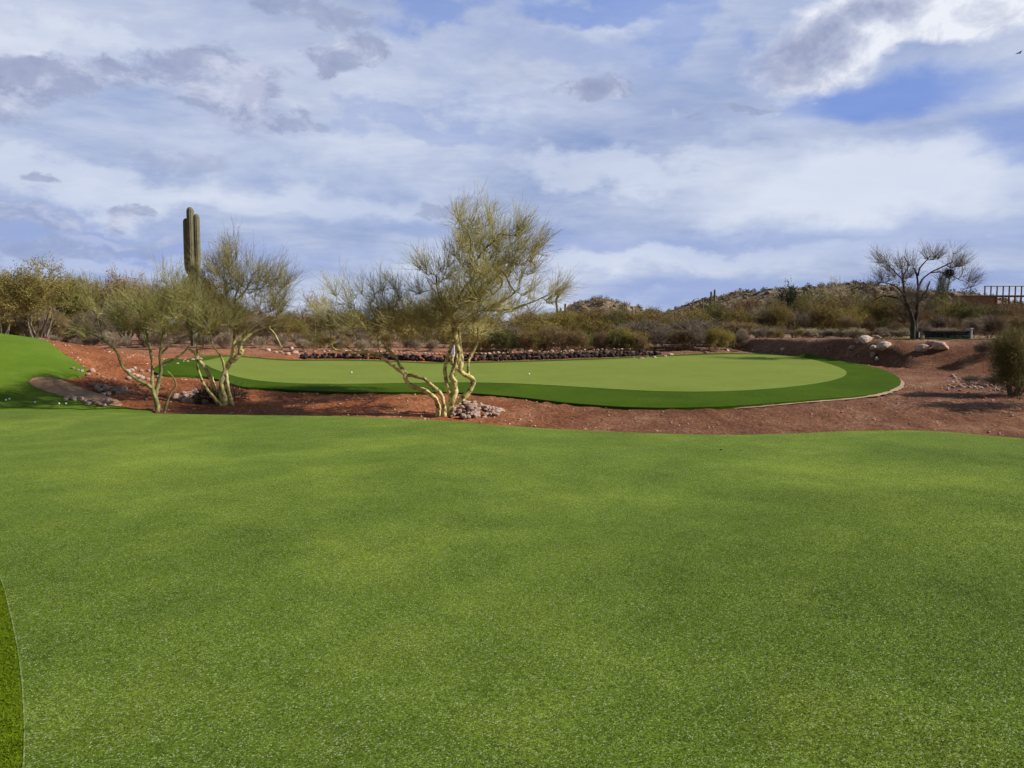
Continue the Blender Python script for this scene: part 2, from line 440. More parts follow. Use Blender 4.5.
# real blades where the pile is near enough to read
def blades(name, poly, dens, y0, y1, hgt, wid, off, mat, label, excl=None):
    rng = np.random.default_rng(3)
    n = int(dens * (y1 - y0) * 17); x = rng.uniform(-7.5, 7.5, n); y = y0 + (y1 - y0) * rng.random(n)
    keep = (np.abs(x) < .78 * y + .8) & (rng.random(n) < np.clip((y1 - y) / (y1 - 4.0), 0, 1))
    x, y = x[keep], y[keep]; Q = np.column_stack([x, y]); kk = poly_inside(Q, poly)
    if excl is not None: kk &= ~poly_inside(Q, excl)
    x, y = x[kk], y[kk]; n = len(x); z = h(x, y) + off - .002
    a = rng.uniform(0, 2 * math.pi, n); w_ = wid * rng.uniform(.6, 1.3, n) / 2; H_ = hgt * rng.uniform(.5, 1.2, n)
    lean = rng.normal(size=(n, 2)) * .75 * H_[:, None]
    B0 = np.column_stack([x - np.cos(a) * w_, y - np.sin(a) * w_, z]); B1 = np.column_stack([x + np.cos(a) * w_, y + np.sin(a) * w_, z])
    T_ = np.column_stack([x + lean[:, 0], y + lean[:, 1], z + H_])
    V = np.stack([B0, B1, T_], 1).reshape(-1, 3)
    return tag(link(name, np_mesh(name, V, None, np.arange(3 * n).reshape(-1, 3), mat)), label, kind='stuff')
blades('turf_blades', near_poly, 21000, 2.0, 9.5, .0075, .0032, .010, M['green'], 'short blades of the near putting turf')
blades('collar_blades', cp, 16000, 2.0, 6.5, .017, .0045, .0085, M['collar'], 'longer blades of the collar turf at the lower left', near_poly)
# bunker
bk_uv = [(28, 384), (31, 379.5), (38, 377), (50, 377.8), (62, 380), (76, 386), (92, 392), (106, 396), (118, 400), (124, 405), (118, 407.5), (100, 405), (80, 400.5), (60, 395.5), (42, 390.5)]
bk = smooth_closed([hit(u, v)[:2] for u, v in bk_uv], .1)
GZf = np.empty(len(gm.vertices) * 3); gm.vertices.foreach_get('co', GZf); GZf = GZf.reshape(-1, 3)
sel_ = poly_inside(PG, lp) | poly_inside(PG, bk); GZf[sel_, 2] = h(PG[sel_, 0], PG[sel_, 1]) - .05
gm.vertices.foreach_set('co', GZf.ravel()); gm.update()
tag(sheet('sand_bunker', bk, .012, M['sand'], .25, .02), 'tan sand bunker cut into the left mound', kind='structure')

# ------------------------------------------------------------------ hills
def hill(name, u, Y, peak_v, wpx, depth, mat, label, prof, seed):
    X0 = at(u, Y); W = wpx / F * Y; n = 130
    gx, gy = np.meshgrid(np.linspace(-1, 1, n), np.linspace(-1, 1, 70))
    H = (332 - peak_v) / F * Y + 1.6 - 1.6
    zz = np.zeros_like(gx)
    for i in range(gx.shape[0]):
        for j in range(gx.shape[1]):
            p = Vector((gx[i, j] * W * .03 + seed, gy[i, j] * depth * .03, 0))
            r = noise.fractal(p, .75, 2.1, 6) * .2 + abs(noise.noise(p * 3.1)) * .1
            e = max(0, 1 - gy[i, j] ** 2) ** .8
            zz[i, j] = H * (np.interp(gx[i, j], prof[0], prof[1]) * e + r * e * min(1, 3 * (1 - abs(gx[i, j])))) - 1.0 * (1 - e)
    V = np.column_stack([(X0 + gx * W).ravel(), (Y + gy * depth).ravel(), (1.6 + zz - 1.5 * (gy ** 6)).ravel()])
    idn = np.arange(gx.size).reshape(gx.shape)
    Fq = np.stack([idn[:-1, :-1], idn[:-1, 1:], idn[1:, 1:], idn[1:, :-1]], -1).reshape(-1, 4)
    o = link(name, np_mesh(name, V, Fq, None, mat, False)); tag(o, label, kind='structure')
    return V.reshape(gx.shape + (3,))
def hillmat():
    m, nt, b = newmat('rocky hillside')
    p = wpos(nt)
    a = nz(nt, p, .25, 6, .75)
    c = ramp(nt, a, [(.35, (.10, .085, .045)), (.46, (.19, .135, .085)), (.56, (.33, .235, .16)), (.68, (.44, .33, .24))])
    k = ramp(nt, nz(nt, p, .9, 5, .8), [(.5, (0, 0, 0)), (.58, (.8, .8, .8))])
    c = mixc(nt, k, c, (.075, .075, .035))
    L(nt, c, b.inputs['Base Color']); bump(nt, b, nz(nt, p, .8, 6, .75), 1, 1.2)
    return m
M['hill'] = hillmat()
HV = hill('rocky_hill', 800, 190, 291, 215, 45, M['hill'], 'rocky hill with pale boulders on the right skyline',
          ([-1, -.78, -.62, -.5, -.3, -.05, .15, .35, .6, 1], [0, .05, .42, .66, .86, .98, 1.0, .9, .8, .6]), 3)
HV2 = hill('distant_hill', 600, 420, 303, 66, 60, M['hill'], 'low rounded hill farther away left of the rocky hill',
           ([-1, -.6, -.35, 0, .3, .6, 1], [.0, .55, .88, 1, .85, .62, .45]), 9)

# ------------------------------------------------------------------ rocks
def rock_mesh(name, seed, mat, sub=2, flat=.75, angular=.35):
    bm = bmesh.new(); bmesh.ops.create_icosphere(bm, subdivisions=sub + 1, radius=1)
    rr = random.Random(seed); planes = []
    for _ in range(9):
        v = Vector((rr.gauss(0, 1), rr.gauss(0, 1), rr.gauss(0, 1))).normalized(); planes.append((v, rr.uniform(.62, .95)))
    for v in bm.verts:
        d = v.co.normalized(); r = 1
        for pn, q in planes:
            c = d.dot(pn)
            if c > 0: r = min(r, q / c) if c * r > q else r
        r *= 1 + .1 * noise.noise(d * 2.3 + Vector((seed * 3.1, 0, 0))) + .05 * noise.noise(d * 6 + Vector((seed, 5, 0)))
        v.co = d * r; v.co.z *= flat; v.co.x *= 1 + .25 * math.sin(seed * 1.7)
    me = bpy.data.meshes.new(name); bm.to_mesh(me); bm.free(); me.materials.append(mat)
    return me
ROCKS = [rock_mesh('rock', i, M['rock']) for i in range(7)]
DROCKS = [rock_mesh('border_stone', i + 20, M['darkrock']) for i in range(6)]
for me in ROCKS[:3]: me.polygons.foreach_set('use_smooth', np.ones(len(me.polygons), bool))
def rock(name, meshes, x, y, r, label, group=None, z=None, sq=1.0, sink=.3, cat='rock'):
    o = link(name, random.choice(meshes)); z0 = float(h(x, y)) if z is None else z
    s = r * random.uniform(.85, 1.15)
    o.scale = (s * random.uniform(.85, 1.2), s * random.uniform(.8, 1.1), s * sq * random.uniform(.8, 1.1))
    o.location = (x, y, z0 + s * .72 * sq * (1 - 2 * sink) )
    o.rotation_euler = (random.uniform(-.3, .3), random.uniform(-.3, .3), random.uniform(0, 6.28))
    return tag(o, label, cat, group)
def rock_px(u, v, wpx, label, group=None, **k):
    x, y, z = hit(u, v + wpx * .25); r = wpx / 2 / F * y
    return rock('rock', ROCKS, x, y, r, label, group, **k)

# pile at the foot of the central tree
g = 'broken pink stones heaped at the foot of the middle tree'
cx, cy, _ = hit(468, 417)
cx2, cy2, _ = hit(466, 415)
for k in range(150):
    q = random.random() ** .6; a = random.uniform(0, 6.28)
    dx, dy = q * .74 * math.cos(a) + .1, q * .5 * math.sin(a) + .1
    hh = max(0, 1 - q * 1.05) * .26
    rock('rock', ROCKS[3:], cx2 + dx, cy2 + dy, random.uniform(.04, .085), 'small angular pink stone in the heap under the middle tree', g, z=float(h(cx2 + dx, cy2 + dy)) + hh * random.uniform(.75, 1), sink=.15)
# left rocks
left_big = [((92, 370), 9, 'rounded pale boulder alone on the red dirt, farthest up the slope on the left'),
            ((108, 400), 12, 'largest rounded pink boulder beside the tip of the sand bunker'),
            ((125, 388), 8, 'pale boulder at the right end of the upper left rock heap'),
            ((93, 384), 8, 'grey boulder at the left end of the upper left rock heap'),
            ((104, 385), 11, 'broad pink boulder on top of the upper left rock heap')]
for (u, v), w, lb in left_big: rock_px(u, v, w, lb)
def cluster(pts, wr, label, group, jit=1.5, reps=1):
    for (u, v) in pts:
        for _ in range(reps):
            rock_px(u + random.uniform(-jit, jit), v + random.uniform(-jit, jit) * .5, random.uniform(*wr), label, group)
cluster([(98, 388), (101, 390), (107, 391), (112, 388), (116, 387), (120, 390), (104, 393), (110, 393), (98, 385), (114, 391), (118, 392), (101, 386), (108, 388), (122, 391)], (5.5, 9), 'pink stone in the upper heap between the bunker and the leftmost tree', 'stones of the upper heap right of the bunker')
cluster([(67, 397), (71, 396.5), (75, 398), (80, 399), (85, 400), (90, 401), (95, 402), (100, 404), (104, 405), (88, 402.5)], (5, 8), 'pale stone in the row edging the lower side of the bunker', 'stones along the lower edge of the bunker', 1)
cluster([(73, 367), (78, 370), (83, 371), (87, 373), (98, 374), (103, 377), (108, 378), (113, 378)], (2.5, 5.5), 'small stone in the loose row across the red dirt above the bunker', 'stones in the loose row on the red dirt')
cluster([(128, 371), (132, 369), (136, 368), (141, 370), (147, 370), (151, 372), (134, 374), (139, 376), (143, 378), (148, 379), (154, 380), (130, 377), (158, 376), (145, 383)], (4.5, 8), 'pink stone scattered on the dirt behind the leftmost tree', 'stones behind the leftmost tree')
cluster([(176, 396), (181, 398), (186, 396), (191, 395), (196, 396), (187, 400), (193, 400), (199, 399), (183, 393), (190, 392), (196, 391), (203, 392), (208, 396), (206, 401)], (6.5, 10), 'pink stone in the heap at the foot of the twisted clump tree', 'stones at the foot of the clump tree')
rock_px(194, 408.5, 4, 'little white stone alone in front of the stone heap by the clump tree')
rock_px(154, 410, 4, 'small pale stone touching the trunk of the leftmost tree')
cluster([(183, 362), (188, 361), (193, 360), (179, 363), (186, 359), (199, 359)], (4, 6), 'pink stone at the left rear corner of the far green', 'stones at the left rear corner of the far green')
cluster([(268, 350), (275, 352), (282, 351), (288, 354), (295, 352), (300, 355), (292, 348)], (4, 6), 'pale stone on the red bank left of the stone border', 'stones on the red bank')
# right rocks
for (u, v), w, lb in [((865, 339), 13, 'pale pink boulder on the crest left of the bare tree'), ((877, 337), 7, 'small flat stone on the crest beside the pink boulder'),
                      ((852, 347), 8, 'white boulder low on the slope, leftmost of the right-hand group'), ((873, 347), 9, 'tan boulder in the middle of the slope group'),
                      ((884, 345), 12, 'grey boulder with a lit side, right end of the slope group'), ((873, 355), 8, 'pinkish boulder near the bottom of the slope group'),
                      ((877, 359), 6, 'small stone lowest in the slope group'), ((922, 347), 14, 'flat pale boulder, left of the three under the low stone bench'),
                      ((931, 342), 12, 'grey-green boulder, middle and highest of the three under the low stone bench'), ((941, 345), 15, 'long pink boulder, right of the three under the low stone bench'),
                      ((1000, 343), 9, 'flat grey stone on the crest above the brush heap')]:
    rock_px(u, v, w, lb)
for k in range(110):
    u = random.uniform(948, 1008); v = 384 + random.gauss(0, 4.2)
    rock_px(u, v, random.uniform(1.6, 4.5), 'small reddish stone in the loose rubble on the right bank', 'rubble stones on the right bank', sink=.2)
for k in range(9):
    rock_px(random.uniform(905, 1000), random.uniform(385, 415), random.uniform(1.5, 3), 'lone pebble on the bare dirt right of the far green', 'pebbles on the right-hand dirt')

tp = smooth_closed([(15.7, 34.2), (16.0, 32.6), (17.0, 31.4), (19, 30.6), (20.6, 30.8), (21.2, 33), (20, 36), (16.2, 36)], .2)
tag(sheet('tee_turf', tp, .03, M['fringe'], .4, .03), 'strip of tee turf on the crest of the right mound', kind='structure')
# stone border behind the far green
bpts = [hit(u, v - 1.2)[:2] for u, v in [(300, 360.5), (330, 360), (370, 360.5), (400, 362), (440, 363.5), (500, 362), (540, 361), (600, 359), (640, 357.5), (662, 356.5)]]
bp = densify(bpts, .3); bp = bp[:int(len(bp) * .5)]
P = np.array(bpts, float); seg = np.linalg.norm(np.diff(P, axis=0), axis=1); S = np.concatenate([[0], np.cumsum(seg)])
gb = 'dark stones of the low dry border behind the far green'
s = 0
cnt = 0
while s < S[-1]:
    x = np.interp(s, S, P[:, 0]); y = np.interp(s, S, P[:, 1]) + .25
    u_now = 512 + F * x / y
    tall = 1.0 if u_now < 600 else max(.35, 1 - (u_now - 600) / 80)
    z = float(h(x, y))
    r1 = random.uniform(.11, .155)
    rock('border_stone', DROCKS, x, y + random.uniform(-.05, .05), r1, 'dark stone in the bottom course of the border behind the far green', gb, sq=1.15, cat='stone', sink=.2)
    if random.random() < tall:
        r2 = random.uniform(.09, .13)
        rock('border_stone', DROCKS, x + random.uniform(-.05, .1), y + .12, r2, 'dark stone in the middle course of the border behind the far green', gb, z=z + r1 * 1.15, cat='stone', sink=.25)
    if random.random() < tall * .8:
        rock('cap_stone', ROCKS, x + .1, y + .28, random.uniform(.05, .10), 'pale stone capping the border behind the far green', 'pale cap stones of the border', z=z + r1 * 1.2 + .15, sq=.75, cat='stone', sink=.1)
    s += r1 * 1.65; cnt += 1
print('border', cnt)
cluster([(640, 358), (648, 357), (655, 357.5), (664, 356), (672, 355), (634, 357)], (4, 7), 'pale stone at the tapering right end of the border', 'stones at the right end of the border')
cluster([(685, 352), (700, 350), (716, 349), (728, 350), (742, 349), (752, 350), (770, 349), (783, 350), (690, 349), (707, 352)], (2, 5), 'small stone on the red bank behind the far green', 'stones on the bank behind the far green')

# ------------------------------------------------------------------ fine gravel on the dirt (nobody could count it)
base_r = rock_mesh('g', 3, M['rock'], sub=0)
bv = np.array([v.co[:] for v in base_r.vertices]); bf = np.array([p.vertices[:] for p in base_r.polygons])
def scatter_rocks(name, pts, sizes, mat, label, kind='stuff'):
    V = []; Fc = []; n = len(bv)
    for i, (p, s) in enumerate(zip(pts, sizes)):
        a = random.uniform(0, 6.28); c, sn = math.cos(a), math.sin(a); q = bv * s * np.array([random.uniform(.7, 1.3), random.uniform(.7, 1.2), random.uniform(.6, 1)])
        q = np.column_stack([q[:, 0] * c - q[:, 1] * sn, q[:, 0] * sn + q[:, 1] * c, q[:, 2]]) + p
        V.append(q); Fc.append(bf + i * n)
    return tag(link(name, np_mesh(name, np.concatenate(V), None, np.concatenate(Fc), mat)), label, kind=kind)
px = RNG.uniform(-16, 16, 16000); py = RNG.uniform(11, 34, 16000)
Q = np.column_stack([px, py]); ok = (py > yedge(px) + .25) & ~poly_inside(Q, far_poly) & ~poly_inside(Q, lp) & ~poly_inside(Q, bk)
Q = Q[ok]; sz = .006 + .035 * RNG.random(len(Q)) ** 5
scatter_rocks('gravel', np.column_stack([Q, h(Q[:, 0], Q[:, 1]) + sz * .3]), sz, M['rock'], 'fine gravel strewn over the red dirt')

def hill_pts(HVv, n, vis=True):
    a, b = HVv.shape[:2]; out = []
    for _ in range(n):
        i = random.randint(2, a // 2 + 6); j = random.randint(2, b - 3)
        out.append(HVv[i, j] + np.array([random.uniform(-1, 1), random.uniform(-1, 1), 0]))
    return np.array(out)
hp = hill_pts(HV, 900); scatter_rocks('hill_boulders', hp, RNG.uniform(.25, 1.0, len(hp)), M['hillrock'], 'pale boulders littering the rocky hill')
hp = hill_pts(HV2, 300); scatter_rocks('far_hill_boulders', hp, RNG.uniform(.5, 1.6, len(hp)), M['hillrock'], 'boulders on the distant hill')

# ------------------------------------------------------------------ plant geometry
def prisms(A, B, r0, r1, sides=3):
    A = np.asarray(A, float); B = np.asarray(B, float); n = len(A)
    D = B - A; D /= np.linalg.norm(D, axis=1, keepdims=True) + 1e-9
    ref = np.where(np.abs(D[:, 2:3]) < .9, np.array([[0, 0, 1.0]]), np.array([[1.0, 0, 0]]))
    U = np.cross(D, ref); U /= np.linalg.norm(U, axis=1, keepdims=True) + 1e-9; W = np.cross(D, U)
    V = np.zeros((n, 2 * sides, 3))
    for s in range(sides):
        a = 2 * math.pi * s / sides; o = U * math.cos(a) + W * math.sin(a)
        V[:, s] = A + o * np.asarray(r0).reshape(-1, 1); V[:, sides + s] = B + o * np.asarray(r1).reshape(-1, 1)
    F = []
    for s in range(sides):
        t = (s + 1) % sides
        F.append(np.column_stack([np.full(n, s), np.full(n, t), np.full(n, sides + t), np.full(n, sides + s)]))
    F = np.stack(F, 1) + (np.arange(n) * 2 * sides)[:, None, None]
    return V.reshape(-1, 3), F.reshape(-1, 4)
def leafquads(P, size, rng):
    n = len(P)
    a = rng.normal(size=(n, 3)); a /= np.linalg.norm(a, axis=1, keepdims=True)
    b = rng.normal(size=(n, 3)); b -= (a * b).sum(1, keepdims=True) * a; b /= np.linalg.norm(b, axis=1, keepdims=True)
    s = (np.asarray(size) * rng.uniform(.6, 1.4, n)).reshape(-1, 1)
    V = np.stack([P - a * s, P + b * s * .5, P + a * s, P - b * s * .5], 1)
    return V.reshape(-1, 3), np.arange(4 * n).reshape(-1, 4)
def merge(parts):
    V = []; F = []; o = 0
    for v, f in parts: V.append(v); F.append(f + o); o += len(v)
    return np.concatenate(V), np.concatenate(F)

def grow(seeds, targets, rng, up=.25, wig=.12, maxstep=.28):
    """seeds: (pos, parent, fixed radius); each target is tied to its nearest node by a bent shoot."""
    pos = [np.array(p, float) for p, _, _ in seeds]; par = [q for _, q, _ in seeds]; fix = [r for _, _, r in seeds]
    P = np.zeros((len(pos) + len(targets) * 8 + 10, 3)); P[:len(pos)] = pos; n = len(pos)
    can = np.array([r is not None and r > -1 for r in fix] + [True] * (len(P) - n))
    terms = []
    for T in targets:
        d = ((P[:n] - T) ** 2).sum(1) + np.where(P[:n, 2] > T[2], .35 * (P[:n, 2] - T[2]) ** 2 * 4, 0)
        i = int(np.argmin(d)); A = P[i].copy(); dist = np.linalg.norm(T - A)
        m = int(min(7, max(1, math.ceil(dist / maxstep))))
        if par[i] is not None and par[i] >= 0: dr = A - P[par[i]]; dr /= np.linalg.norm(dr) + 1e-9
        else: dr = np.array([0, 0, 1.])
        C = A + dr * dist * .4 + np.array([0, 0, up * dist * .4])
        last = i
        for k in range(1, m + 1):
            t = k / m; q = (1 - t) ** 2 * A + 2 * t * (1 - t) * C + t * t * T
            if k < m: q = q + rng.normal(size=3) * wig * dist / m
            if n >= len(P): break
            P[n] = q; par.append(last); fix.append(None); last = n; n += 1
        terms.append(last)
    return P[:n], par, fix, terms

def radii(P, par, fix, tip, expo=.42):
    n = len(P); w = np.zeros(n); child = np.zeros(n, int)
    for i in range(n):
        if par[i] is not None and par[i] >= 0: child[par[i]] += 1
    w[child == 0] = 1
    for i in range(n - 1, -1, -1):
        if par[i] is not None and par[i] >= 0: w[par[i]] += w[i]
    r = tip * w ** expo
    for i in range(n):
        if fix[i]: r[i] = max(fix[i], 0) if fix[i] > 0 else r[i]
    return r

def sprays(P, par, terms, rng, k=6, length=.3, r=.0035, up=.5, spread=.7, sub=True, out=0.0):
    A = []; B = []; R0 = []; pts = []; ctr = P[terms].mean(0); ctr[2] -= .6
    for t in terms:
        p = P[t]; q = P[par[t]] if par[t] is not None and par[t] >= 0 else p - np.array([0, 0, 1])
        d = p - q; L_ = np.linalg.norm(d); d = d / (L_ + 1e-9)
        s0 = rng.random((k, 1)) ** 1.5
        st = p - d * L_ * s0
        ov = p - ctr; ov /= np.linalg.norm(ov) + .3
        dd = d * (.6 if out else 1) + np.array([0, 0, up]) + ov * out + rng.normal(size=3) * spread * .5 + rng.normal(size=(k, 3)) * spread
        dd /= np.linalg.norm(dd, axis=1, keepdims=True)
        ln = length * rng.uniform(.5, 1.3, (k, 1))
        mid = st + dd * ln * .5 + rng.normal(size=(k, 3)) * ln * .05
        en = mid + (dd + np.array([0, 0, .25]) + rng.normal(size=(k, 3)) * .2) * ln * .5
        A += [st, mid]; B += [mid, en]; R0 += [np.full(k, r), np.full(k, r * .75)]
        pts.append((st, mid, en))
        if sub:
            for _ in range(2):
                tt = rng.random((k, 1)); s2 = mid + (en - mid) * tt
                e2 = s2 + (dd + rng.normal(size=(k, 3)) * (.35 if out else .6)) * ln * (.5 if out else .35)
                A.append(s2); B.append(e2); R0.append(np.full(k, r * .6)); pts.append((s2, (s2 + e2) / 2, e2))
    return np.concatenate(A), np.concatenate(B), np.concatenate(R0), pts

def tube(path, rad, sides=9):
    """one continuous limb: rings along a path"""
    P = np.array(path, float); n = len(P); V = []
    T = np.gradient(P, axis=0); T /= np.linalg.norm(T, axis=1, keepdims=True) + 1e-9
    u = np.cross(T[0], [0.3, 1, .1]); u /= np.linalg.norm(u)
    for i in range(n):
        u = u - T[i] * u.dot(T[i]); u /= np.linalg.norm(u); w = np.cross(T[i], u)
        for s in range(sides):
            a = 2 * math.pi * s / sides
            rr = rad[i] * (1 + .10 * math.sin(a * 2 + i * .4) + .06 * math.sin(a * 3 + i * .9))
            V.append(P[i] + (u * math.cos(a) + w * math.sin(a)) * rr)
    F = []
    for i in range(n - 1):
        for s in range(sides):
            t = (s + 1) % sides; F.append((i * sides + s, i * sides + t, (i + 1) * sides + t, (i + 1) * sides + s))
    c = len(V); V.append(P[0] - T[0] * rad[0] * .3); V.append(P[-1] + T[-1] * rad[-1] * .6)
    for s in range(sides):
        t = (s + 1) % sides
        F.append((s, c, c, t)) if False else None
    V = np.array(V); F = np.array(F)
    tri = [(t, s, c) for s, t in [(q, (q + 1) % sides) for q in range(sides)]] + [((n - 1) * sides + s, (n - 1) * sides + (s + 1) % sides, c + 1) for s in range(sides)]
    return V, F, np.array(tri)
def catmull(pts, per=7):
    P = [np.array(p, float) for p in pts]; P = [2 * P[0] - P[1]] + P + [2 * P[-1] - P[-2]]; out = []
    for i in range(1, len(P) - 2):
        for k in range(per):
            t = k / per; a, b, c, d = P[i - 1], P[i], P[i + 1], P[i + 2]
            out.append(.5 * ((2 * b) + (-a + c) * t + (2 * a - 5 * b + 4 * c - d) * t * t + (-a + 3 * b - 3 * c + d) * t ** 3))
    out.append(P[-2]); return np.array(out)

def hero(name, label, cat, Y, limbs, blobs, mats, seed, tip=.0045, ktw=5, tw=.40, leaf=.010, leafn=.35, up=.55, twr=.0042, knots=True, wsc=.56, dens=.62):
    """limbs: list of (list of (u, v, dy, width px)); blobs: (u, v, ru, rv, ry, dy, n targets)"""
    rng = np.random.default_rng(seed); k = Y / F
    def W(u, v, dy):
        d = ray(u, v); t = Y + dy; return np.array([d[0] * t, t, EYE[2] + d[2] * t])
    u0, v0 = limbs[0][0][:2]; b = W(u0, v0, limbs[0][0][2]); base = np.array([b[0], b[1], float(h(b[0], b[1]))])
    root = empty(name, base); tag(root, label, cat)
    seeds = []; tv = []; tf = []; tt = []; off = 0
    for lm in limbs:
        sub = lm[0][4] if len(lm[0]) > 4 else False
        pts = catmull([np.append(W(p[0], p[1], p[2]), p[3] / 2 * k) for p in lm], 6)
        pth = pts[:, :3].copy(); rad = pts[:, 3] * wsc
        if not sub:
            gz = float(h(pth[0, 0], pth[0, 1])); pth[0, 2] = min(pth[0, 2], gz - .05); rad[0] *= 1.25
        nk = rng.normal(size=(len(pth), 3)) * rad[:, None] * .10; nk[0] = 0; pth = pth + nk
        rad = rad * (1 + (rng.random(len(rad)) - .4) * .16)
        v, f, t3 = tube(pth - base, rad, 10); tv.append(v); tf.append(f + off); tt.append(t3 + off); off += len(v)
        first = len(seeds)
        for i in range(len(pth)):
            seeds.append((pth[i], (first + i - 1) if i else -1, float(rad[i])))
        if knots:
            for i in range(3, len(pth) - 2, 5):
                if rng.random() < .45:
                    d = rng.normal(size=3); d /= np.linalg.norm(d)
                    v, f, t3 = tube([pth[i] - base, pth[i] - base + d * rad[i] * 1.1, pth[i] - base + d * rad[i] * 1.7 + np.array([0, 0, .01])], [rad[i] * .4, rad[i] * .32, rad[i] * .18], 6)
                    tv.append(v); tf.append(f + off); tt.append(t3 + off); off += len(v)
    targets = []
    for (u, v, ru, rv, ry, dy, n) in blobs:
        c = W(u, v, dy); cen = []
        for _ in range(max(3, int(n / 7))):
            q = rng.normal(size=3); q /= np.linalg.norm(q); cen.append(q * rng.random() ** .4)
        for _ in range(int(n * dens)):
            q = cen[rng.integers(len(cen))] + rng.normal(size=3) * .13
            targets.append(c + q * np.array([ru * k, ry, rv * k]))
    lowest = min(range(len(seeds)), key=lambda i: seeds[i][0][2])
    hi_seeds = seeds
    # shoots may leave only from the upper third of the limbs
    zmin = min(s[0][2] for s in seeds); 
    T = np.array(targets); S0 = np.array([s[0] for s in seeds])
    order = np.argsort(((T[:, None, :] - S0[None]) ** 2).sum(-1).min(1) + rng.random(len(T)) * .05)
    P, par, fix, terms = grow(seeds, T[order], rng, up=up)
    r = radii(P, par, fix, tip)
    ns = len(seeds)
    e = [i for i in range(ns, len(P))]
    A = P[[par[i] for i in e]]; B = P[e]; ra = np.minimum(r[[par[i] for i in e]], np.array([r[i] * 1.35 for i in e])); rb = r[e]
    thick = rb > tip * 3.2
    v, f = prisms(A[thick] - base, B[thick] - base, ra[thick], rb[thick], 5) if thick.any() else (np.zeros((0, 3)), np.zeros((0, 4), int))
    # trunk
    tV = np.concatenate(tv + [v]); tF = np.concatenate(tf + [f + off])
    link('trunk', np_mesh('trunk', tV, tF, np.concatenate(tt), mats[0], True), root)
    ex = [t for t in e if rng.random() < .4]
    a2, b2, r2, pts = sprays(P, par, list(terms) + ex, rng, ktw, tw, twr, up, .36, True, .5)
    vt, ft = merge([prisms(A[~thick] - base, B[~thick] - base, ra[~thick], rb[~thick], 4), prisms(a2 - base, b2 - base, r2, r2 * .6, 3)])
    cr = link('crown', np_mesh('crown', vt, ft, None, mats[1]), root)
    if leafn > 0:
        L_ = np.concatenate([np.concatenate([x[1], x[2], x[0] * .5 + x[1] * .5]) for x in pts])
        L_ = L_[rng.random(len(L_)) < leafn * .33]; L_ = L_ + rng.normal(size=L_.shape) * .012
        vl, fl = leafquads(L_ - base, leaf, rng)
        link('leaves', np_mesh('leaves', vl, fl, None, mats[2]), cr)
    return root

# middle tree, about 16.3 m away
cY = hit(440, 416)[1]
print('central tree Y', cY)
limbs = [
  [(438, 417, 0, 9), (438, 405, 0, 9), (434, 397, 0, 8), (423, 390, .05, 7.5), (412, 386, .1, 7.5), (406, 380, .1, 7.5), (405, 374, .1, 7)],
  [(449, 418, .1, 15), (450, 405, .1, 14), (455, 393, .1, 11), (455, 384, .1, 9), (452, 376, .1, 10), (455, 366, .1, 8), (459, 356, .1, 8), (457, 344, .1, 9), (455, 332, .1, 9), (457, 320, .1, 7)],
  [(462, 417, .25, 13), (461, 402, .3, 13), (470, 390, .3, 9), (473, 380, .3, 9), (464, 374, .2, 8), (457, 368, .1, 7), (452, 362, 0, 7), (453, 356, 0, 6)],
  [(444, 419, -.1, 8), (444, 408, -.1, 8), (442, 396, -.1, 6), (438, 391, -.1, 7), (430, 384, -.05, 7), (424, 379, 0, 6), (414, 376, .05, 6), (408, 375, .1, 7)],
]
S = lambda u, v, dy, w: (u, v, dy, w, True)
limbs += [
  [S(453, 400, .1, 9), (448, 390, .1, 9), (446, 380, .1, 7), (445, 368, .1, 6), (448, 356, .15, 6), (452, 345, .2, 6), (454, 334, .2, 5)],
  [S(450, 378, .1, 6), (453, 370, .05, 5), (456, 362, .0, 4), (458, 350, .1, 4)],
  [S(460, 372, .1, 8), (461, 358, .15, 8), (460, 345, .2, 6), (459, 330, .2, 5)],
  [S(469, 379, .3, 6), (468, 370, .3, 5), (469, 360, .3, 4.5), (474, 350, .35, 5), (478, 340, .4, 4), (478, 328, .4, 3)],
  [S(455, 334, .1, 8), (452, 320, .1, 6), (455, 305, 0, 5), (463, 290, -.1, 4.5), (473, 277, -.1, 4), (476, 266, -.1, 4)],
  [S(476, 268, -.1, 4), (478, 258, 0, 3.2), (486, 248, .1, 3), (495, 240, .2, 2.5)],
  [S(476, 267, -.1, 3.4), (470, 255, -.2, 2.8), (471, 243, -.2, 2.4), (468, 232, -.2, 2)],
  [S(455, 330, .1, 6), (465, 320, .3, 5), (485, 308, .4, 4), (505, 300, .5, 3), (520, 288, .5, 2.5)],
  [S(456, 322, .1, 5), (445, 308, -.2, 4), (438, 292, -.3, 3), (436, 275, -.4, 2.5)],
  [S(480, 310, .4, 3.5), (505, 310, .6, 3), (530, 303, .7, 2.4), (548, 295, .7, 2)],
  [S(407, 376, .1, 7), (400, 371, .1, 6.5), (392, 365, .0, 6), (384, 359, -.1, 6), (377, 354, -.1, 5), (368, 352, -.2, 4.5), (355, 353, -.3, 4), (340, 351, -.4, 3.6), (333, 348, -.4, 3.2), (331, 340, -.4, 3)],
  [S(406, 374, .1, 6), (400, 366, .2, 6), (395, 357, .3, 5), (388, 348, .4, 4), (382, 342, .4, 4)],
  [S(382, 357, -.1, 4), (370, 356, 0, 3.4), (358, 352, .1, 3), (345, 347, .1, 2.6), (336, 345, .1, 2.4)],
  [S(393, 356, .3, 3), (388, 351, .5, 3), (382, 354, .5, 2.5), (379, 350, .6, 2), (378, 342, .6, 2)],
  [S(366, 352, -.2, 2.6), (360, 347, -.2, 2.2), (355, 338, -.2, 1.8)],
]
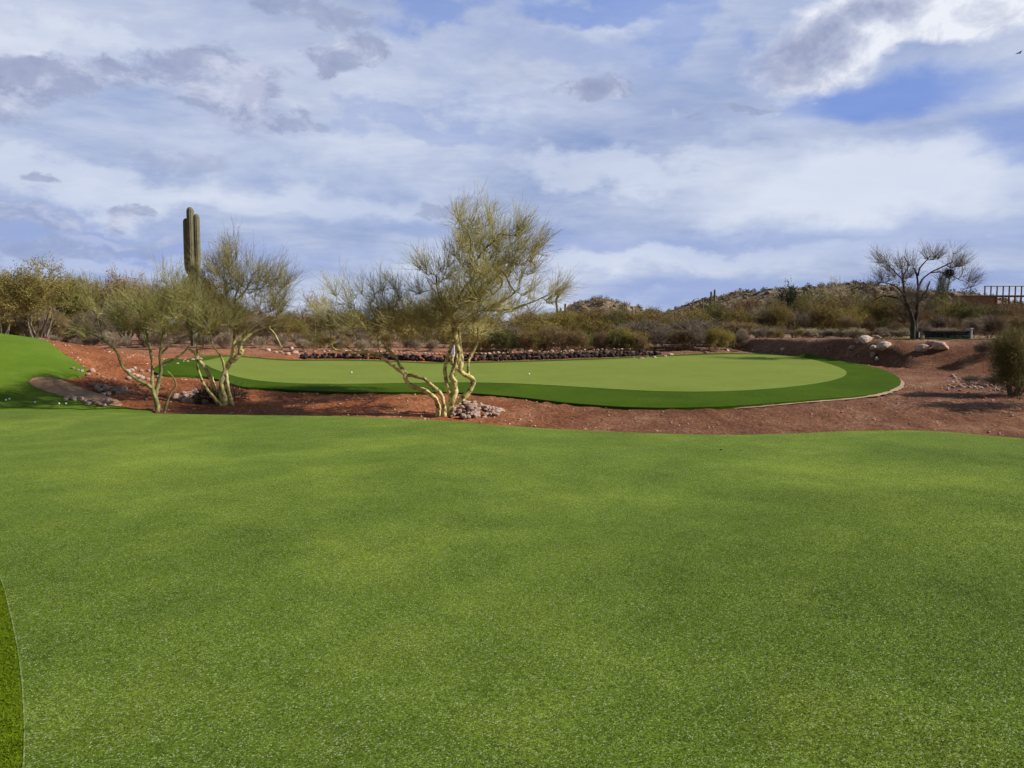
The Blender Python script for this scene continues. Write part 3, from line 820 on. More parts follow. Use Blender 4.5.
blobs = [(489, 234, 38, 26, .75, 0, 170), (459, 246, 22, 22, .6, -.1, 75), (520, 255, 30, 24, .6, .1, 105), (432, 274, 20, 20, .6, -.2, 50),
         (480, 280, 40, 30, .8, 0, 170), (470, 308, 48, 20, .9, 0, 190), (540, 292, 28, 15, .4, .5, 50), (525, 312, 24, 12, .5, .4, 35), (440, 318, 34, 16, .7, 0, 90),
         (356, 325, 36, 14, .8, -.1, 110), (395, 325, 34, 14, .8, .3, 95), (385, 302, 32, 14, .6, .2, 60), (345, 305, 22, 14, .6, -.2, 36), (408, 300, 20, 12, .6, .2, 26), (325, 335, 14, 12, .4, -.4, 24),
         (470, 310, 44, 20, .9, 2.6, 190), (430, 318, 34, 16, .9, 2.6, 150), (400, 322, 30, 12, .9, 2.4, 130), (485, 272, 30, 26, .8, 1.7, 70), (452, 333, 40, 8, 1.0, 2.2, 110), (415, 332, 36, 8, .8, 1.0, 80)]  # rear crown masses, added to throw shade on the collar and dirt bank
hero('palo_verde_tree', 'tall yellow-trunked palo verde with twisted stems rising from the heap of pink stones', 'tree', cY, limbs, blobs,
     (M['pvbark'], M['pv_twig'], M['pv_leaf']), 11)

# clump tree (second from left)
tY = hit(222, 406)[1]
print('clump Y', tY)
limbs = [
  [(220, 406, 0, 8), (215, 399, 0, 7), (208, 390, 0, 5), (203, 383, 0, 5), (199, 372, 0, 4.5), (197, 364, 0, 4)],
  [(222, 404, .2, 10), (215, 390, .2, 8), (211, 378, .2, 8), (205, 368, .2, 7), (199, 360, .2, 6), (196, 354, .2, 5), (190, 349, .2, 4)],
  [(225, 406, .1, 14), (223, 394, .1, 14), (222, 382, .1, 11), (226, 370, .1, 8), (232, 362, .1, 9), (239, 355, .1, 8), (242, 350, .1, 7)],
  [(232, 404, .1, 7), (229, 392, .1, 6), (227, 380, .1, 6), (226, 368, .1, 6), (231, 358, .15, 6), (234, 345, .2, 6), (235, 330, .2, 5), (236, 315, .2, 4), (235, 300, .2, 3.5), (238, 288, .2, 3)],
]
limbs += [
  [S(198, 362, .1, 5), (195, 354, .1, 4), (189, 349, .1, 3)],
  [S(197, 357, .15, 4), (197, 348, .1, 3), (198, 338, 0, 2.5), (205, 325, 0, 2)],
  [S(225, 372, .1, 5), (223, 362, 0, 4), (219, 353, 0, 3.5), (213, 346, -.1, 3), (210, 335, -.1, 2.5)],
  [S(240, 353, .1, 7), (241, 343, .1, 5.5), (247, 337, .15, 5), (254, 332, .2, 4.5), (262, 329, .2, 4), (270, 327, .2, 3)],
  [S(234, 348, .2, 5), (242, 338, .3, 4.5), (250, 330, .3, 4), (262, 322, .3, 3), (272, 315, .3, 2.5)],
  [S(237, 315, .2, 3), (230, 305, .1, 2.6), (226, 292, 0, 2.2)],
  [S(236, 300, .2, 3), (246, 290, .3, 2.6), (252, 275, .3, 2)],
  [S(268, 327, .2, 3), (274, 333, .2, 2.4), (278, 340, .2, 2), (282, 348, .2, 1.5)],
]
blobs = [(240, 270, 30, 20, .8, 0, 110), (265, 290, 28, 24, .8, .1, 140), (225, 285, 24, 24, .7, 0, 90), (250, 305, 40, 20, .9, 0, 150), (272, 318, 24, 14, .6, .2, 60),
         (215, 315, 30, 18, .8, 0, 110), (200, 335, 16, 14, .5, 0, 45), (240, 325, 30, 14, .7, .1, 60)]
hero('palo_verde_tree', 'many-stemmed palo verde with dark tangled base beside pink stones, second tree from the left edge', 'tree', tY, limbs, blobs,
     (M['pvbark'], M['pv_twig_green'], M['pv_leaf_green']), 5, ktw=5, wsc=.55, dens=.5, twr=.0036)

# leftmost foreground tree
lY = hit(158, 411)[1]
limbs = [
  [(158, 412, 0, 7), (156, 400, 0, 7), (153, 390, 0, 6), (152, 378, 0, 4.5), (152, 362, 0, 4), (149, 345, 0, 3.4), (146, 330, 0, 3), (146, 318, 0, 2.4)],
  [(160, 412, .1, 6), (156, 398, .1, 7), (158, 385, .1, 6), (161, 372, .1, 5), (160, 358, .1, 4.5), (162, 340, .1, 4), (166, 325, .1, 3)],
  [(165, 411, 0, 4), (168, 400, .05, 4), (172, 391, .1, 3.4), (176, 385, .1, 3), (173, 377, .1, 2.4), (167, 371, .1, 1.8)],
]
limbs += [
  [S(153, 389, 0, 6), (146, 384, -.1, 5.5), (138, 380, -.2, 5), (131, 375, -.3, 4.5), (124, 369, -.3, 4), (120, 361, -.4, 3.6), (117, 352, -.4, 3.4), (110, 345, -.4, 3.2), (101, 338, -.5, 3), (90, 333, -.5, 2.4), (82, 328, -.5, 2)],
  [S(160, 368, .1, 5), (168, 362, .2, 4.5), (176, 358, .3, 4), (184, 352, .4, 3), (190, 345, .4, 2.5)],
  [S(160, 355, .1, 3.4), (170, 345, .2, 3), (182, 338, .3, 2.6), (196, 332, .3, 2.2), (208, 326, .3, 1.8)],
  [S(152, 352, 0, 3), (147, 343, -.1, 2.8), (144, 330, -.2, 2.4), (145, 318, -.2, 2)],
  [S(104, 340, -.5, 2.4), (100, 330, -.5, 2), (97, 318, -.5, 1.6)],
]
blobs = [(160, 308, 34, 18, .9, 0, 130), (190, 312, 32, 17, .9, .1, 120), (140, 318, 22, 18, .7, -.1, 75), (170, 330, 40, 11, .9, 0, 80), (108, 318, 22, 16, .6, -.4, 60), (90, 328, 12, 10, .5, -.5, 25), (175, 293, 26, 10, .6, 0, 60), (212, 325, 20, 16, .6, .2, 60)]
hero('palo_verde_tree', 'small green-stemmed palo verde with a long low limb reaching left over the bunker rocks', 'tree', lY, limbs, blobs,
     (M['pvbark2'], M['pv_twig_green'], M['pv_leaf_green']), 23, ktw=5, wsc=.62, dens=.5, twr=.0036)

# bare tree on the right mound
bx, by = at(914, 33), 33.0
limbs = [
  [(913, 338, 0, 7), (913, 325, 0, 7), (911, 314, 0, 6), (906, 303, 0, 5), (904, 292, 0, 4), (903, 280, 0, 3), (902, 270, 0, 2)],
  [(916, 338, .1, 6), (915, 325, .1, 6), (917, 312, .1, 6), (918, 300, .1, 5), (918, 288, .1, 3.4), (917, 276, .1, 3), (914, 268, .1, 2)],
]
limbs += [
  [S(918, 290, .1, 3.2), (922, 280, .3, 2.6), (930, 273, .4, 2.2), (940, 268, .5, 2), (952, 262, .5, 1.6)],
  [S(918, 276, .1, 2.6), (920, 268, 0, 2), (926, 261, -.2, 1.8), (930, 256, -.2, 1.4)],
  [S(919, 300, .1, 3.4), (926, 291, -.2, 2.8), (930, 281, -.2, 1.8)],
  [S(930, 273, .4, 1.8), (940, 272, .5, 1.8), (950, 275, .6, 1.4), (960, 280, .6, 1.1)],
  [S(907, 303, 0, 3), (896, 298, .2, 2.4), (884, 296, .2, 1.8), (874, 300, .2, 1.3)],
  [S(905, 296, 0, 2.4), (898, 288, -.3, 2), (890, 284, -.4, 1.6), (880, 282, -.4, 1.2)],
  [S(905, 282, 0, 2), (895, 272, 0, 1.6), (888, 265, 0, 1.2)],
  [S(903, 276, 0, 2), (908, 266, .2, 1.6), (904, 256, .2, 1.2)],
]
blobs = [(898, 262, 16, 12, 1, 0, 34), (929, 256, 12, 7, .8, -.2, 22), (955, 265, 14, 10, .9, .5, 30), (885, 280, 18, 12, 1, 0, 30), (905, 285, 16, 12, 1, 0, 26), (968, 282, 14, 8, .8, .5, 18), (870, 296, 14, 8, .8, .1, 16), (950, 280, 14, 10, .8, .5, 16), (912, 303, 13, 11, .8, 0, 90)]
hero('mesquite_tree', 'dark bare-branched tree alone on the crest of the right mound', 'tree', 33.0, limbs, blobs,
     (M['barktwig'], M['greybark'], M['greytwig']), 31, tip=.007, ktw=5, tw=.5, leafn=0, twr=.005, knots=False, wsc=.62, dens=1)
# dark mistletoe knot in its branches
def clump_mesh(name, rx, rz, n, ln, r, mat, seed, up=.4, leaf=0, lm=None):
    rng = np.random.default_rng(seed)
    d = rng.normal(size=(n, 3)); d /= np.linalg.norm(d, axis=1, keepdims=True)
    c = d * rng.random((n, 1)) ** .5 * np.array([rx, rx, rz]); e = c + (d + rng.normal(size=(n, 3)) * .5 + [0, 0, up]) * ln * rng.uniform(.5, 1, (n, 1))
    v, f = prisms(c, e, np.full(n, r), np.full(n, r * .5)); return np_mesh(name, v, f, None, mat)
d = ray(949, 274); o = link('mistletoe', clump_mesh('mistletoe', .16, .2, 500, .12, .008, M['barktwig'], 4), None, (d[0] * 33.5, 33.5, 1.6 + d[2] * 33.5))
tag(o, 'dark ball of mistletoe lodged in the right limb of the bare tree', 'mistletoe')

for (uu, vv, ww, lb) in [(208, 402, 1.0, 'dark tangle of dead twigs left of the stems of the clump tree'), (231, 402, 1.1, 'dark tangle of dead twigs right of the stems of the clump tree')]:
    x, y, z = hit(uu, vv); o = link('dead_twigs', clump_mesh('dead_twigs', .34 * ww, .2 * ww, 900, .16, .005, M['barktwig'], int(uu), .2), None, (x, y, z + .12)); tag(o, lb, 'twigs')
# ------------------------------------------------------------------ desert shrubs: variants then copies
def shrub_variant(kind, seed, H=2.0, W=2.2, nt=130, stems=6, mats=None, ktw=6, tw=.32, r=.006, leaf=.02, leafn=.8, low=.02, up=.5, tip=.006, stemh=.2):
    """returns ('trunk' mesh, 'crown' mesh) at unit of H metres"""
    rng = np.random.default_rng(seed); seeds = []
    for s in range(stems):
        a = 2 * math.pi * s / stems + rng.random(); lean = rng.uniform(.2, .8)
        prev = -1; p = np.array([math.cos(a) * .06, math.sin(a) * .06, -.06]); rad = H * .018
        for k in range(5):
            seeds.append((p.copy(), prev, rad * (1 - k * .13))); prev = len(seeds) - 1
            p = p + np.array([math.cos(a) * lean, math.sin(a) * lean, 1]) * H * stemh / 4 + rng.normal(size=3) * H * .015
    T = []
    lob = [(rng.uniform(-.35, .35) * W / 2, rng.uniform(-.35, .35) * W / 2, rng.uniform(.3 if low < .2 else .5, .78) * H, rng.uniform(.45, .75)) for _ in range(5)]
    while len(T) < nt:
        lx, ly, lz, ls = lob[rng.integers(5)]
        q = rng.normal(size=3); q /= np.linalg.norm(q); q *= rng.random() ** .4
        t = np.array([lx + q[0] * W / 2 * ls, ly + q[1] * W / 2 * ls, lz + q[2] * H * .5 * ls])
        if t[2] > low * H and t[2] < H * 1.02: T.append(t)
    T = np.array(T); T = T[np.argsort(np.linalg.norm(T, axis=1))]
    P, par, fix, terms = grow(seeds, T, rng, up=up, maxstep=H * .14)
    rr = radii(P, par, fix, tip); ns = len(seeds)
    e = list(range(ns, len(P))); se = [i for i in range(ns) if par[i] >= 0]
    tA = P[[par[i] for i in se]]; tB = P[se]; v, f = prisms(tA, tB, rr[[par[i] for i in se]], rr[se], 6)
    trunk = np_mesh('trunk', v, f, None, mats[0], True)
    A = P[[par[i] for i in e]]; B = P[e]; rb = rr[e]; ra = np.minimum(rr[[par[i] for i in e]], rb * 1.4)
    a2, b2, r2, pts = sprays(P, par, list(terms) + [q for q in e if rng.random() < .4], rng, ktw, tw, r, up)
    parts = [prisms(A, B, ra, rb, 3), prisms(a2, b2, r2, r2 * .55, 3)]
    v, f = merge(parts)
    me = np_mesh('crown', v, f, None, mats[1]); nf = len(me.polygons)
    if leafn > 0:
        L_ = np.concatenate([np.concatenate([x[1], x[2]]) for x in pts]); L_ = L_[rng.random(len(L_)) < leafn]
        vl, fl = leafquads(L_ + rng.normal(size=L_.shape) * .02, leaf, rng)
        V, Fm = merge([(v, f), (vl, fl)]); me = np_mesh('crown', V, Fm, None, mats[1]); me.materials.append(mats[2])
        mi = np.zeros(len(me.polygons), np.int32); mi[len(f):] = 1; me.polygons.foreach_set('material_index', mi)
    return trunk, me, H
B_ = M
VAR = {
 'olive': [shrub_variant('olive', s, 4.0, 4.4, 190, 5, (B_['greybark'], B_['olive'], B_['olive']), 6, .5, .008, .035, .9, .2, .5, .008, .4) for s in (1, 2, 3)],
 'creosote': [shrub_variant('creosote', s, 2.2, 2.6, 150, 8, (B_['greybark'], B_['creo'], B_['creo']), 6, .32, .006, .028, .95, .0) for s in (4, 5)],
 'ochre': [shrub_variant('ochre', s, 2.2, 2.8, 150, 7, (B_['greybark'], B_['olive'], B_['yellowbush']), 6, .34, .006, .028, .8, .0) for s in (6, 7)],
 'grey': [shrub_variant('grey', s, 1.8, 2.4, 150, 9, (B_['greybark'], B_['greytwig'], B_['greytwig']), 7, .36, .007, .02, .25, .0, .35) for s in (8, 9)],
 'brown': [shrub_variant('brown', s, 2.4, 2.8, 160, 7, (B_['barktwig'], B_['brown'], B_['brown']), 7, .38, .007, .028, .6, .0) for s in (10, 12)],
 'straw': [shrub_variant('straw', s, .9, 1.4, 110, 10, (B_['greybark'], B_['straw'], B_['straw']), 7, .22, .006, .018, .5, .02, .3) for s in (13, 14)],
 'dark': [shrub_variant('dark', s, 1.5, 2.4, 150, 8, (B_['barktwig'], B_['dkgreen'], B_['dkgreen']), 6, .24, .006, .035, 1, .03) for s in (15,)],
 'pale_tree': [shrub_variant('pale_tree', s, 4.5, 4.5, 110, 4, (B_['greybark'], B_['straw'], B_['straw']), 4, .55, .009, .02, 0, .4, .5, .011, .55) for s in (16,)],
}
ZONE = []
def plant(kind, x, y, H, wscale, label, group, name=None, cat=None):
    tr, cr, H0 = random.choice(VAR[kind]); s = H / H0
    nm = name or {'olive': 'palo_verde_tree', 'pale_tree': 'desert_tree', 'straw': 'dry_bush'}.get(kind, 'desert_shrub')
    root = empty(nm, (x, y, float(h(x, y)) - .02), random.uniform(0, 6.28))
    root.scale = (s * wscale, s * wscale, s)
    tag(root, label, cat or ('tree' if kind in ('olive', 'pale_tree') else 'bush'), group)
    link('trunk', tr, root); link('crown', cr, root)
    return root
def plant_px(kind, u, vtop, Y, label, group, wpx=None, **k):
    x = at(u, Y); g = float(h(x, Y)); H = (332 - vtop) / F * Y + 1.6 - g
    H = max(H, .5); tr = VAR[kind][0]
    W0 = {'olive': 4.4 / 4, 'creosote': 2.6 / 2.2, 'ochre': 2.8 / 2.2, 'grey': 2.4 / 1.8, 'brown': 2.8 / 2.4, 'straw': 1.4 / .9, 'dark': 2.4 / 1.5, 'pale_tree': 1.0, 'big_green': 1.1}[kind]
    w = 1.0 if wpx is None else (wpx / F * Y) / (H * W0)
    return plant(kind, x, Y, H, w, label, group, **k)

# notable ones
plant_px('olive', 38, 263, 41, 'big olive tree with reddish tips standing left of the others by the left edge', None, 95)
plant_px('olive', 3, 270, 44, 'olive tree cut by the left edge of the view', None, 70)
plant_px('olive', 78, 274, 52, 'rounded olive tree right of the red-tipped tree', None, 60)
plant_px('brown', 128, 276, 50, 'brownish tree behind the long limb of the leftmost small tree', None, 80, name='desert_tree', cat='tree')
plant_px('pale_tree', 142, 272, 54, 'pale bare-twigged tree rising left of the tall cactus', None, 50)
plant_px('olive', 205, 268, 52, 'olive tree standing behind the tall cactus', None, 70)
plant_px('pale_tree', 314, 290, 50, 'thin pale tree between the clump tree and the middle tree', None, 46)
plant_px('pale_tree', 832, 277, 95, 'pale bare tree on the skyline left of the dark bare tree', None, 34)
plant_px('creosote', 858, 294, 62, 'green shrub directly left behind the bare tree', None, 55)
plant_px('creosote', 815, 292, 75, 'tall green tree at the right shoulder of the rocky hill', None, 60, name='desert_tree', cat='tree')
plant_px('dark', 790, 290, 100, 'dark green bush high in front of the rocky hill', None, 44)
plant_px('creosote', 941, 276, 70, 'narrow pointed evergreen right of the bare tree', None, 18, name='evergreen_tree', cat='tree')
plant_px('dark', 505, 333, 39.5, 'dark green bush hugging the stone border right of the middle tree', None, 52)
plant_px('ochre', 545, 322, 43, 'ochre bush above the stone border just right of the middle tree', None, 62)
plant_px('ochre', 598, 318, 44, 'olive-ochre bush beneath the distant hill', None, 70)
plant_px('grey', 640, 322, 42, 'grey twiggy bush where the stone border tapers off', None, 70)
plant_px('grey', 690, 318, 42, 'large grey-brown bush on the red bank below the pair of far cacti', None, 70)
plant_px('brown', 735, 322, 43, 'brown bush behind the right half of the far green', None, 64)
plant_px('grey', 772, 326, 44, 'grey bush left of the dry grass clumps', None, 50)
VAR['big_green'] = [shrub_variant('big', 44, 2.0, 2.2, 400, 12, (M['greybark'], M['olive'], M['creo']), 8, .3, .004, .015, .6, .0)]
ZK = 1.1
plant_px('big_green', 1016, 328, 19.5, 'large green bush at the right edge beside the rubble', None, 66, name='desert_shrub')
plant_px('creosote', 1052, 322, 17.5, 'green bush mostly outside the right edge', None, 70)
x, y, _ = 11.9, 14.6, 0
plant('creosote', x, y, 1.1, 1, 'low bush just outside the right edge shading the dirt', None)

# straw clumps (dry grass) at the right end
for u, Y, vt in [(803, 43, 341), (815, 42.5, 340), (828, 42.5, 342), (846, 41, 334), (838, 42, 338), (858, 41, 337)]:
    plant_px('straw', u, vt, Y, 'pale dry grass clump behind the right rear corner of the far green', 'dry grass clumps at the right rear of the far green', 22, name='grass_clump', cat='grass clump')
# heap of dead brush on the right mound
x, y, _ = hit(985, 357)
plant('grey', x, y, .62, 1.35, 'low heap of dead grey brush on the slope of the right mound', None, name='brush_heap', cat='brush heap')
for uu in (972, 990, 1003): 
    x, y, _ = hit(uu, 385); plant('grey', x, y, .3, 1.6, 'scrubby dead twigs among the rubble on the right bank', 'dead twigs in the rubble', name='dead_twigs', cat='twigs')

# thickets
def band(u0, u1, step, Y, vtop, kinds, label, group, wpx=None, jv=3, jY=2):
    u = u0
    while u < u1:
        k = random.choice(kinds); vt = np.interp(u, [p[0] for p in vtop], [p[1] for p in vtop]) + random.uniform(-jv, jv)
        lab = {'olive': 'olive tree', 'creosote': 'green shrub', 'ochre': 'ochre shrub', 'grey': 'bare grey shrub', 'brown': 'brown twiggy shrub', 'straw': 'low straw-coloured bush', 'dark': 'dark green shrub', 'pale_tree': 'pale bare tree'}[k]
        plant_px(k, u + random.uniform(-.3, .3) * step, vt, Y + random.uniform(-jY, jY), lab + ' ' + label, lab + 's ' + group, wpx)
        u += step
band(-110, 300, 17, 41.5, [(-110, 338), (60, 338), (120, 334), (200, 334), (300, 337)], ['straw', 'straw', 'grey', 'grey'], 'low at the foot of the left thicket', 'at the foot of the left thicket', None, 2, 1.2)
band(-110, 310, 15, 46, [(-110, 300), (60, 312), (120, 308), (200, 322), (300, 318)], ['grey', 'brown', 'olive', 'ochre', 'brown'], 'in the middle of the left thicket', 'in the left thicket', None, 6, 2)
band(-110, 310, 20, 56, [(-110, 275), (60, 280), (100, 284), (160, 284), (220, 290), (260, 308), (310, 312)], ['olive', 'olive', 'brown'], 'along the top of the left thicket', 'along the top of the left thicket', None, 3, 3)
band(470, 640, 13, 37.3, [(470, 336), (520, 329), (640, 331)], ['ochre', 'grey', 'brown', 'creosote', 'brown'], 'pressed against the back of the stone border', 'pressed against the stone border', None, 3, .5)
band(300, 470, 15, 39.5, [(300, 341), (470, 341)], ['straw', 'grey', 'brown'], 'low behind the left part of the stone border', 'low behind the left part of the border', None, 2, .8)
band(305, 545, 14, 42.3, [(305, 334), (545, 332)], ['grey', 'brown', 'grey', 'ochre', 'creosote'], 'just above the stone border', 'just above the stone border', None, 3, .6)
band(310, 540, 16, 45.5, [(300, 332), (420, 328), (520, 330)], ['grey', 'ochre', 'creosote', 'straw'], 'seen behind the middle tree', 'behind the middle tree', None, 3, 1.5)
band(305, 560, 15, 54, [(300, 312), (420, 310), (480, 312), (540, 315)], ['olive', 'brown', 'ochre', 'creosote'], 'farther back behind the middle tree', 'farther back behind the middle tree', None, 4, 3)
band(530, 860, 14, 47, [(530, 314), (600, 313), (700, 313), (760, 309), (800, 310), (860, 308)], ['brown', 'ochre', 'creosote', 'ochre', 'grey'], 'in the thicket behind the far green', 'in the thicket behind the far green', None, 4, 2)
band(540, 880, 15, 62, [(540, 315), (600, 311), (640, 311), (700, 307), (740, 302), (790, 301), (830, 296), (880, 296)], ['brown', 'ochre', 'creosote', 'olive', 'brown'], 'on the rise below the hills', 'on the rise below the hills', None, 3, 4)
band(575, 800, 13, 40.3, [(575, 336), (640, 330), (700, 328), (800, 334)], ['grey', 'brown', 'grey', 'ochre'], 'in the front rank behind the far green', 'in the front rank behind the far green', None, 4, .8)
band(640, 800, 15, 42.5, [(640, 334), (800, 334)], ['grey', 'straw', 'grey'], 'low on the red bank behind the far green', 'on the red bank', None, 3, 1.2)
band(850, 1130, 15, 39, [(850, 318), (920, 318), (1000, 318), (1130, 316)], ['brown', 'grey', 'brown', 'creosote'], 'behind the crest of the right mound', 'behind the right mound', None, 5, 2)
band(870, 1130, 14, 52, [(870, 296), (920, 297), (1000, 305), (1130, 304)], ['brown', 'ochre', 'creosote', 'olive'], 'high behind the right mound', 'high behind the right mound', None, 3, 3)
for u in (855, 885, 900, 935, 950):
    plant_px('straw', u, 330, 37, 'pale dry bush just behind the bare tree', 'dry bushes behind the bare tree', 26)

# far desert scrub between the thickets and the hills
def scrub(name, n, x0, x1, y0, y1, mats, label, hh=(1.0, 2.4), on=None):
    V = []; Fc = []; off = 0; MI = []
    rng = np.random.default_rng(len(name))
    for i in range(n):
        if on is None:
            x, y = rng.uniform(x0, x1), rng.uniform(y0, y1); z = float(h(x, y))
        else:
            a = on[rng.integers(2, on.shape[0] // 2 + 4), rng.integers(2, on.shape[1] - 2)]; x, y, z = a
            x += rng.uniform(-1.5, 1.5); y += rng.uniform(-1, 1); z -= .2
        H = rng.uniform(*hh); k = 70
        d = rng.normal(size=(k, 3)); d[:, 2] = abs(d[:, 2]); d /= np.linalg.norm(d, axis=1, keepdims=True)
        c = d * rng.random((k, 1)) ** .5 * np.array([H * .6, H * .6, H * .9]) + [x, y, z]
        v, f = leafquads(c, H * .11, rng); V.append(v); Fc.append(f + off); off += len(v)
        MI.append(np.full(len(f), rng.integers(len(mats)), np.int32))
    me = np_mesh(name, np.concatenate(V), np.concatenate(Fc), None, mats[0])
    for m in mats[1:]: me.materials.append(m)
    me.polygons.foreach_set('material_index', np.concatenate(MI))
    return tag(link(name, me), label, kind='stuff')
scrub('desert_scrub', 1500, -160, 170, 75, 185, [M['creo'], M['brown'], M['olive'], M['greytwig']], 'far desert scrub covering the flat below the hills')
scrub('far_desert_scrub', 1400, -420, 420, 190, 520, [M['creo'], M['brown']], 'distant desert scrub out to the skyline', (1.5, 3.2))
scrub('hill_scrub', 700, 0, 0, 0, 0, [M['creo'], M['dkgreen'], M['brown']], 'dark scrub dotting the rocky hill', (.7, 1.9), HV)
scrub('distant_hill_scrub', 350, 0, 0, 0, 0, [M['creo'], M['brown']], 'scrub dotting the distant hill', (1.5, 3), HV2)

# ------------------------------------------------------------------ saguaros
def column(path, rad, ribs=13, rd=.10):
    P = catmull(path, 8) if len(path) > 2 else np.array(path, float)
    n = len(P); T = np.gradient(P, axis=0); T /= np.linalg.norm(T, axis=1, keepdims=True)
    sides = ribs * 4; V = []; u = np.array([1., 0, 0])
    if abs(T[0].dot(u)) > .8: u = np.array([0, 1., 0])
    S_ = np.concatenate([[0], np.cumsum(np.linalg.norm(np.diff(P, axis=0), axis=1))]); Lt = S_[-1]
    extra = 5; rings = []
    for i in range(n): rings.append((P[i], T[i], rad * (.88 + .12 * min(1, S_[i] / (Lt * .3)))))
    for k in range(1, extra + 1):
        a = k / extra * math.pi / 2; rings.append((P[-1] + T[-1] * rad * 1.3 * math.sin(a), T[-1], max(rad * math.cos(a), rad * .02)))
    for c, t, r in rings:
        u = u - t * u.dot(t); u /= np.linalg.norm(u); w = np.cross(t, u)
        for s in range(sides):
            a = 2 * math.pi * s / sides; rr = r * (1 - rd + rd * abs(math.cos(a * ribs / 2)) * 1.2)
            V.append(c + (u * math.cos(a) + w * math.sin(a)) * rr)
    F = []
    for i in range(len(rings) - 1):
        for s in range(sides):
            t = (s + 1) % sides; F.append((i * sides + s, i * sides + t, (i + 1) * sides + t, (i + 1) * sides + s))
    return np.array(V), np.array(F)
def saguaro(label, u, Y, vtop, wpx, arms, group=None, ribs=13, bend=None):
    x = at(u, Y); z = float(h(x, Y)); k = Y / F
    zt = EYE[2] + (332 - vtop) * k
    root = empty('saguaro_cactus', (x, Y, z)); tag(root, label, 'cactus', group)
    H = zt - z
    pth = [(0, 0, -.2), (0, 0, H * .33), (0, 0, H * .66), (0, 0, H - wpx * k * .5)]
    if bend: pth = [(0, 0, -.2)] + [(bx_ * k, 0, zt - z - (bv_ - vtop) * k) for bx_, bv_ in bend]
    v, f = column(pth, wpx * k / 2, ribs); link('stem', np_mesh('stem', v, f, None, M['saguaro'], True), root)
    for (du, vj, vt, dy, w) in arms:                       # offset px, joint row, top row, depth, width px
        zj = EYE[2] + (332 - vj) * k - z; za = EYE[2] + (332 - vt) * k - z
        X = du * k
        pa = [(0, dy * .1, zj - .25), (X * .7, dy * .7, zj - .12), (X, dy, zj + .25), (X * 1.02, dy, zj * .5 + za * .5), (X, dy, za - w * k * .4)]
        v, f = column(pa, w * k / 2, ribs - 2); link('arm', np_mesh('arm', v, f, None, M['saguaro'], True), root)
    return root
saguaro('tall saguaro with raised arms towering over the trees on the left', 194.5, 43, 210, 7, [(-5.5, 270, 221, .15, 5.6), (5.2, 268, 217, .1, 6), (7.5, 296, 264, -.25, 5)])
saguaro('crooked dark saguaro with a bent tip, leftmost of the three left of the distant hill', 557, 62, 295, 2.2, [], None, 9, [(0, 312), (-1, 302), (0, 298), (2, 295.5)])
saguaro('short middle saguaro of the three left of the distant hill', 560.5, 62.5, 308, 2, [], None, 9)
saguaro('straight saguaro, right one of the three left of the distant hill', 565, 62, 304, 2.2, [], None, 9)
saguaro('shorter left saguaro of the pair before the rocky hill', 710, 80, 292, 1.9, [], None, 9)
saguaro('taller right saguaro of the pair before the rocky hill', 713.5, 80, 290, 2.0, [], None, 9)
for u, vt in [(622, 304), (626, 306), (632, 307), (635, 309)]:
    saguaro('tiny far saguaro in the row between the two hills', u, 110, vt, 1.3, [], 'tiny far saguaros between the hills', 7)
saguaro('far saguaro on the left shoulder of the rocky hill', 702, 120, 298, 1.4, [], None, 7)

# ------------------------------------------------------------------ built things
def box(bm, x0, x1, y0, y1, z0, z1):
    vs = [bm.verts.new(p) for p in [(x0, y0, z0), (x1, y0, z0), (x1, y1, z0), (x0, y1, z0), (x0, y0, z1), (x1, y0, z1), (x1, y1, z1), (x0, y1, z1)]]
    for f in [(3, 2, 1, 0), (4, 5, 6, 7), (0, 1, 5, 4), (1, 2, 6, 5), (2, 3, 7, 6), (3, 0, 4, 7)]: bm.faces.new([vs[i] for i in f])
def bobj(name, boxes, mat, parent=None, bev=.008):
    bm = bmesh.new()
    for b in boxes: box(bm, *b)
    if bev: bmesh.ops.bevel(bm, geom=bm.edges[:], offset=bev, segments=1, affect='EDGES')
    me = bpy.data.meshes.new(name); bm.to_mesh(me); bm.free(); me.materials.append(mat)
    return link(name, me, parent)
# low stone bench on the mound
bY = 33.0; x0, x1 = at(926, bY), at(966, bY); g = float(h(x0, bY)) 
root = empty('stone_bench', ((x0 + x1) / 2, bY, g)); tag(root, 'low black stacked-stone bench wall on the crest right of the bare tree', 'bench')
W = (x1 - x0) / 2; bx_l = []
rr = random.Random(5)
for row in range(4):
    xx = -W
    while xx < W - .02:
        w = min(rr.uniform(.10, .26), W - xx); bx_l.append((xx + .004, xx + w - .004, -.18 - rr.uniform(0, .03), .18, row * .085 + .002, row * .085 + .082)); xx += w
bobj('stone_wall', bx_l, M['black_stone'], root, .01)
bobj('top_slab', [(-W - .04, W + .04, -.23, .23, .345, .39)], M['black_stone'], root)
bobj('end_block', [(W + .05, W + .15, -.16, .16, -.05, .46), (W + .03, W + .19, -.18, .18, .462, .50)], M['pale_stone'], root, .02)
# small post by the tree
px_, pg = at(917.5, 32.2), float(h(at(917.5, 32.2), 32.2))
root = empty('marker_post', (px_, 32.2, pg)); tag(root, 'short black post with a pale plate at the foot of the bare tree', 'post')
bobj('post', [(-.09, .09, -.07, .07, -.05, .36)], M['black_stone'], root); bobj('plate', [(-.025, .025, -.078, -.072, .1, .32)], M['white'], root, 0)
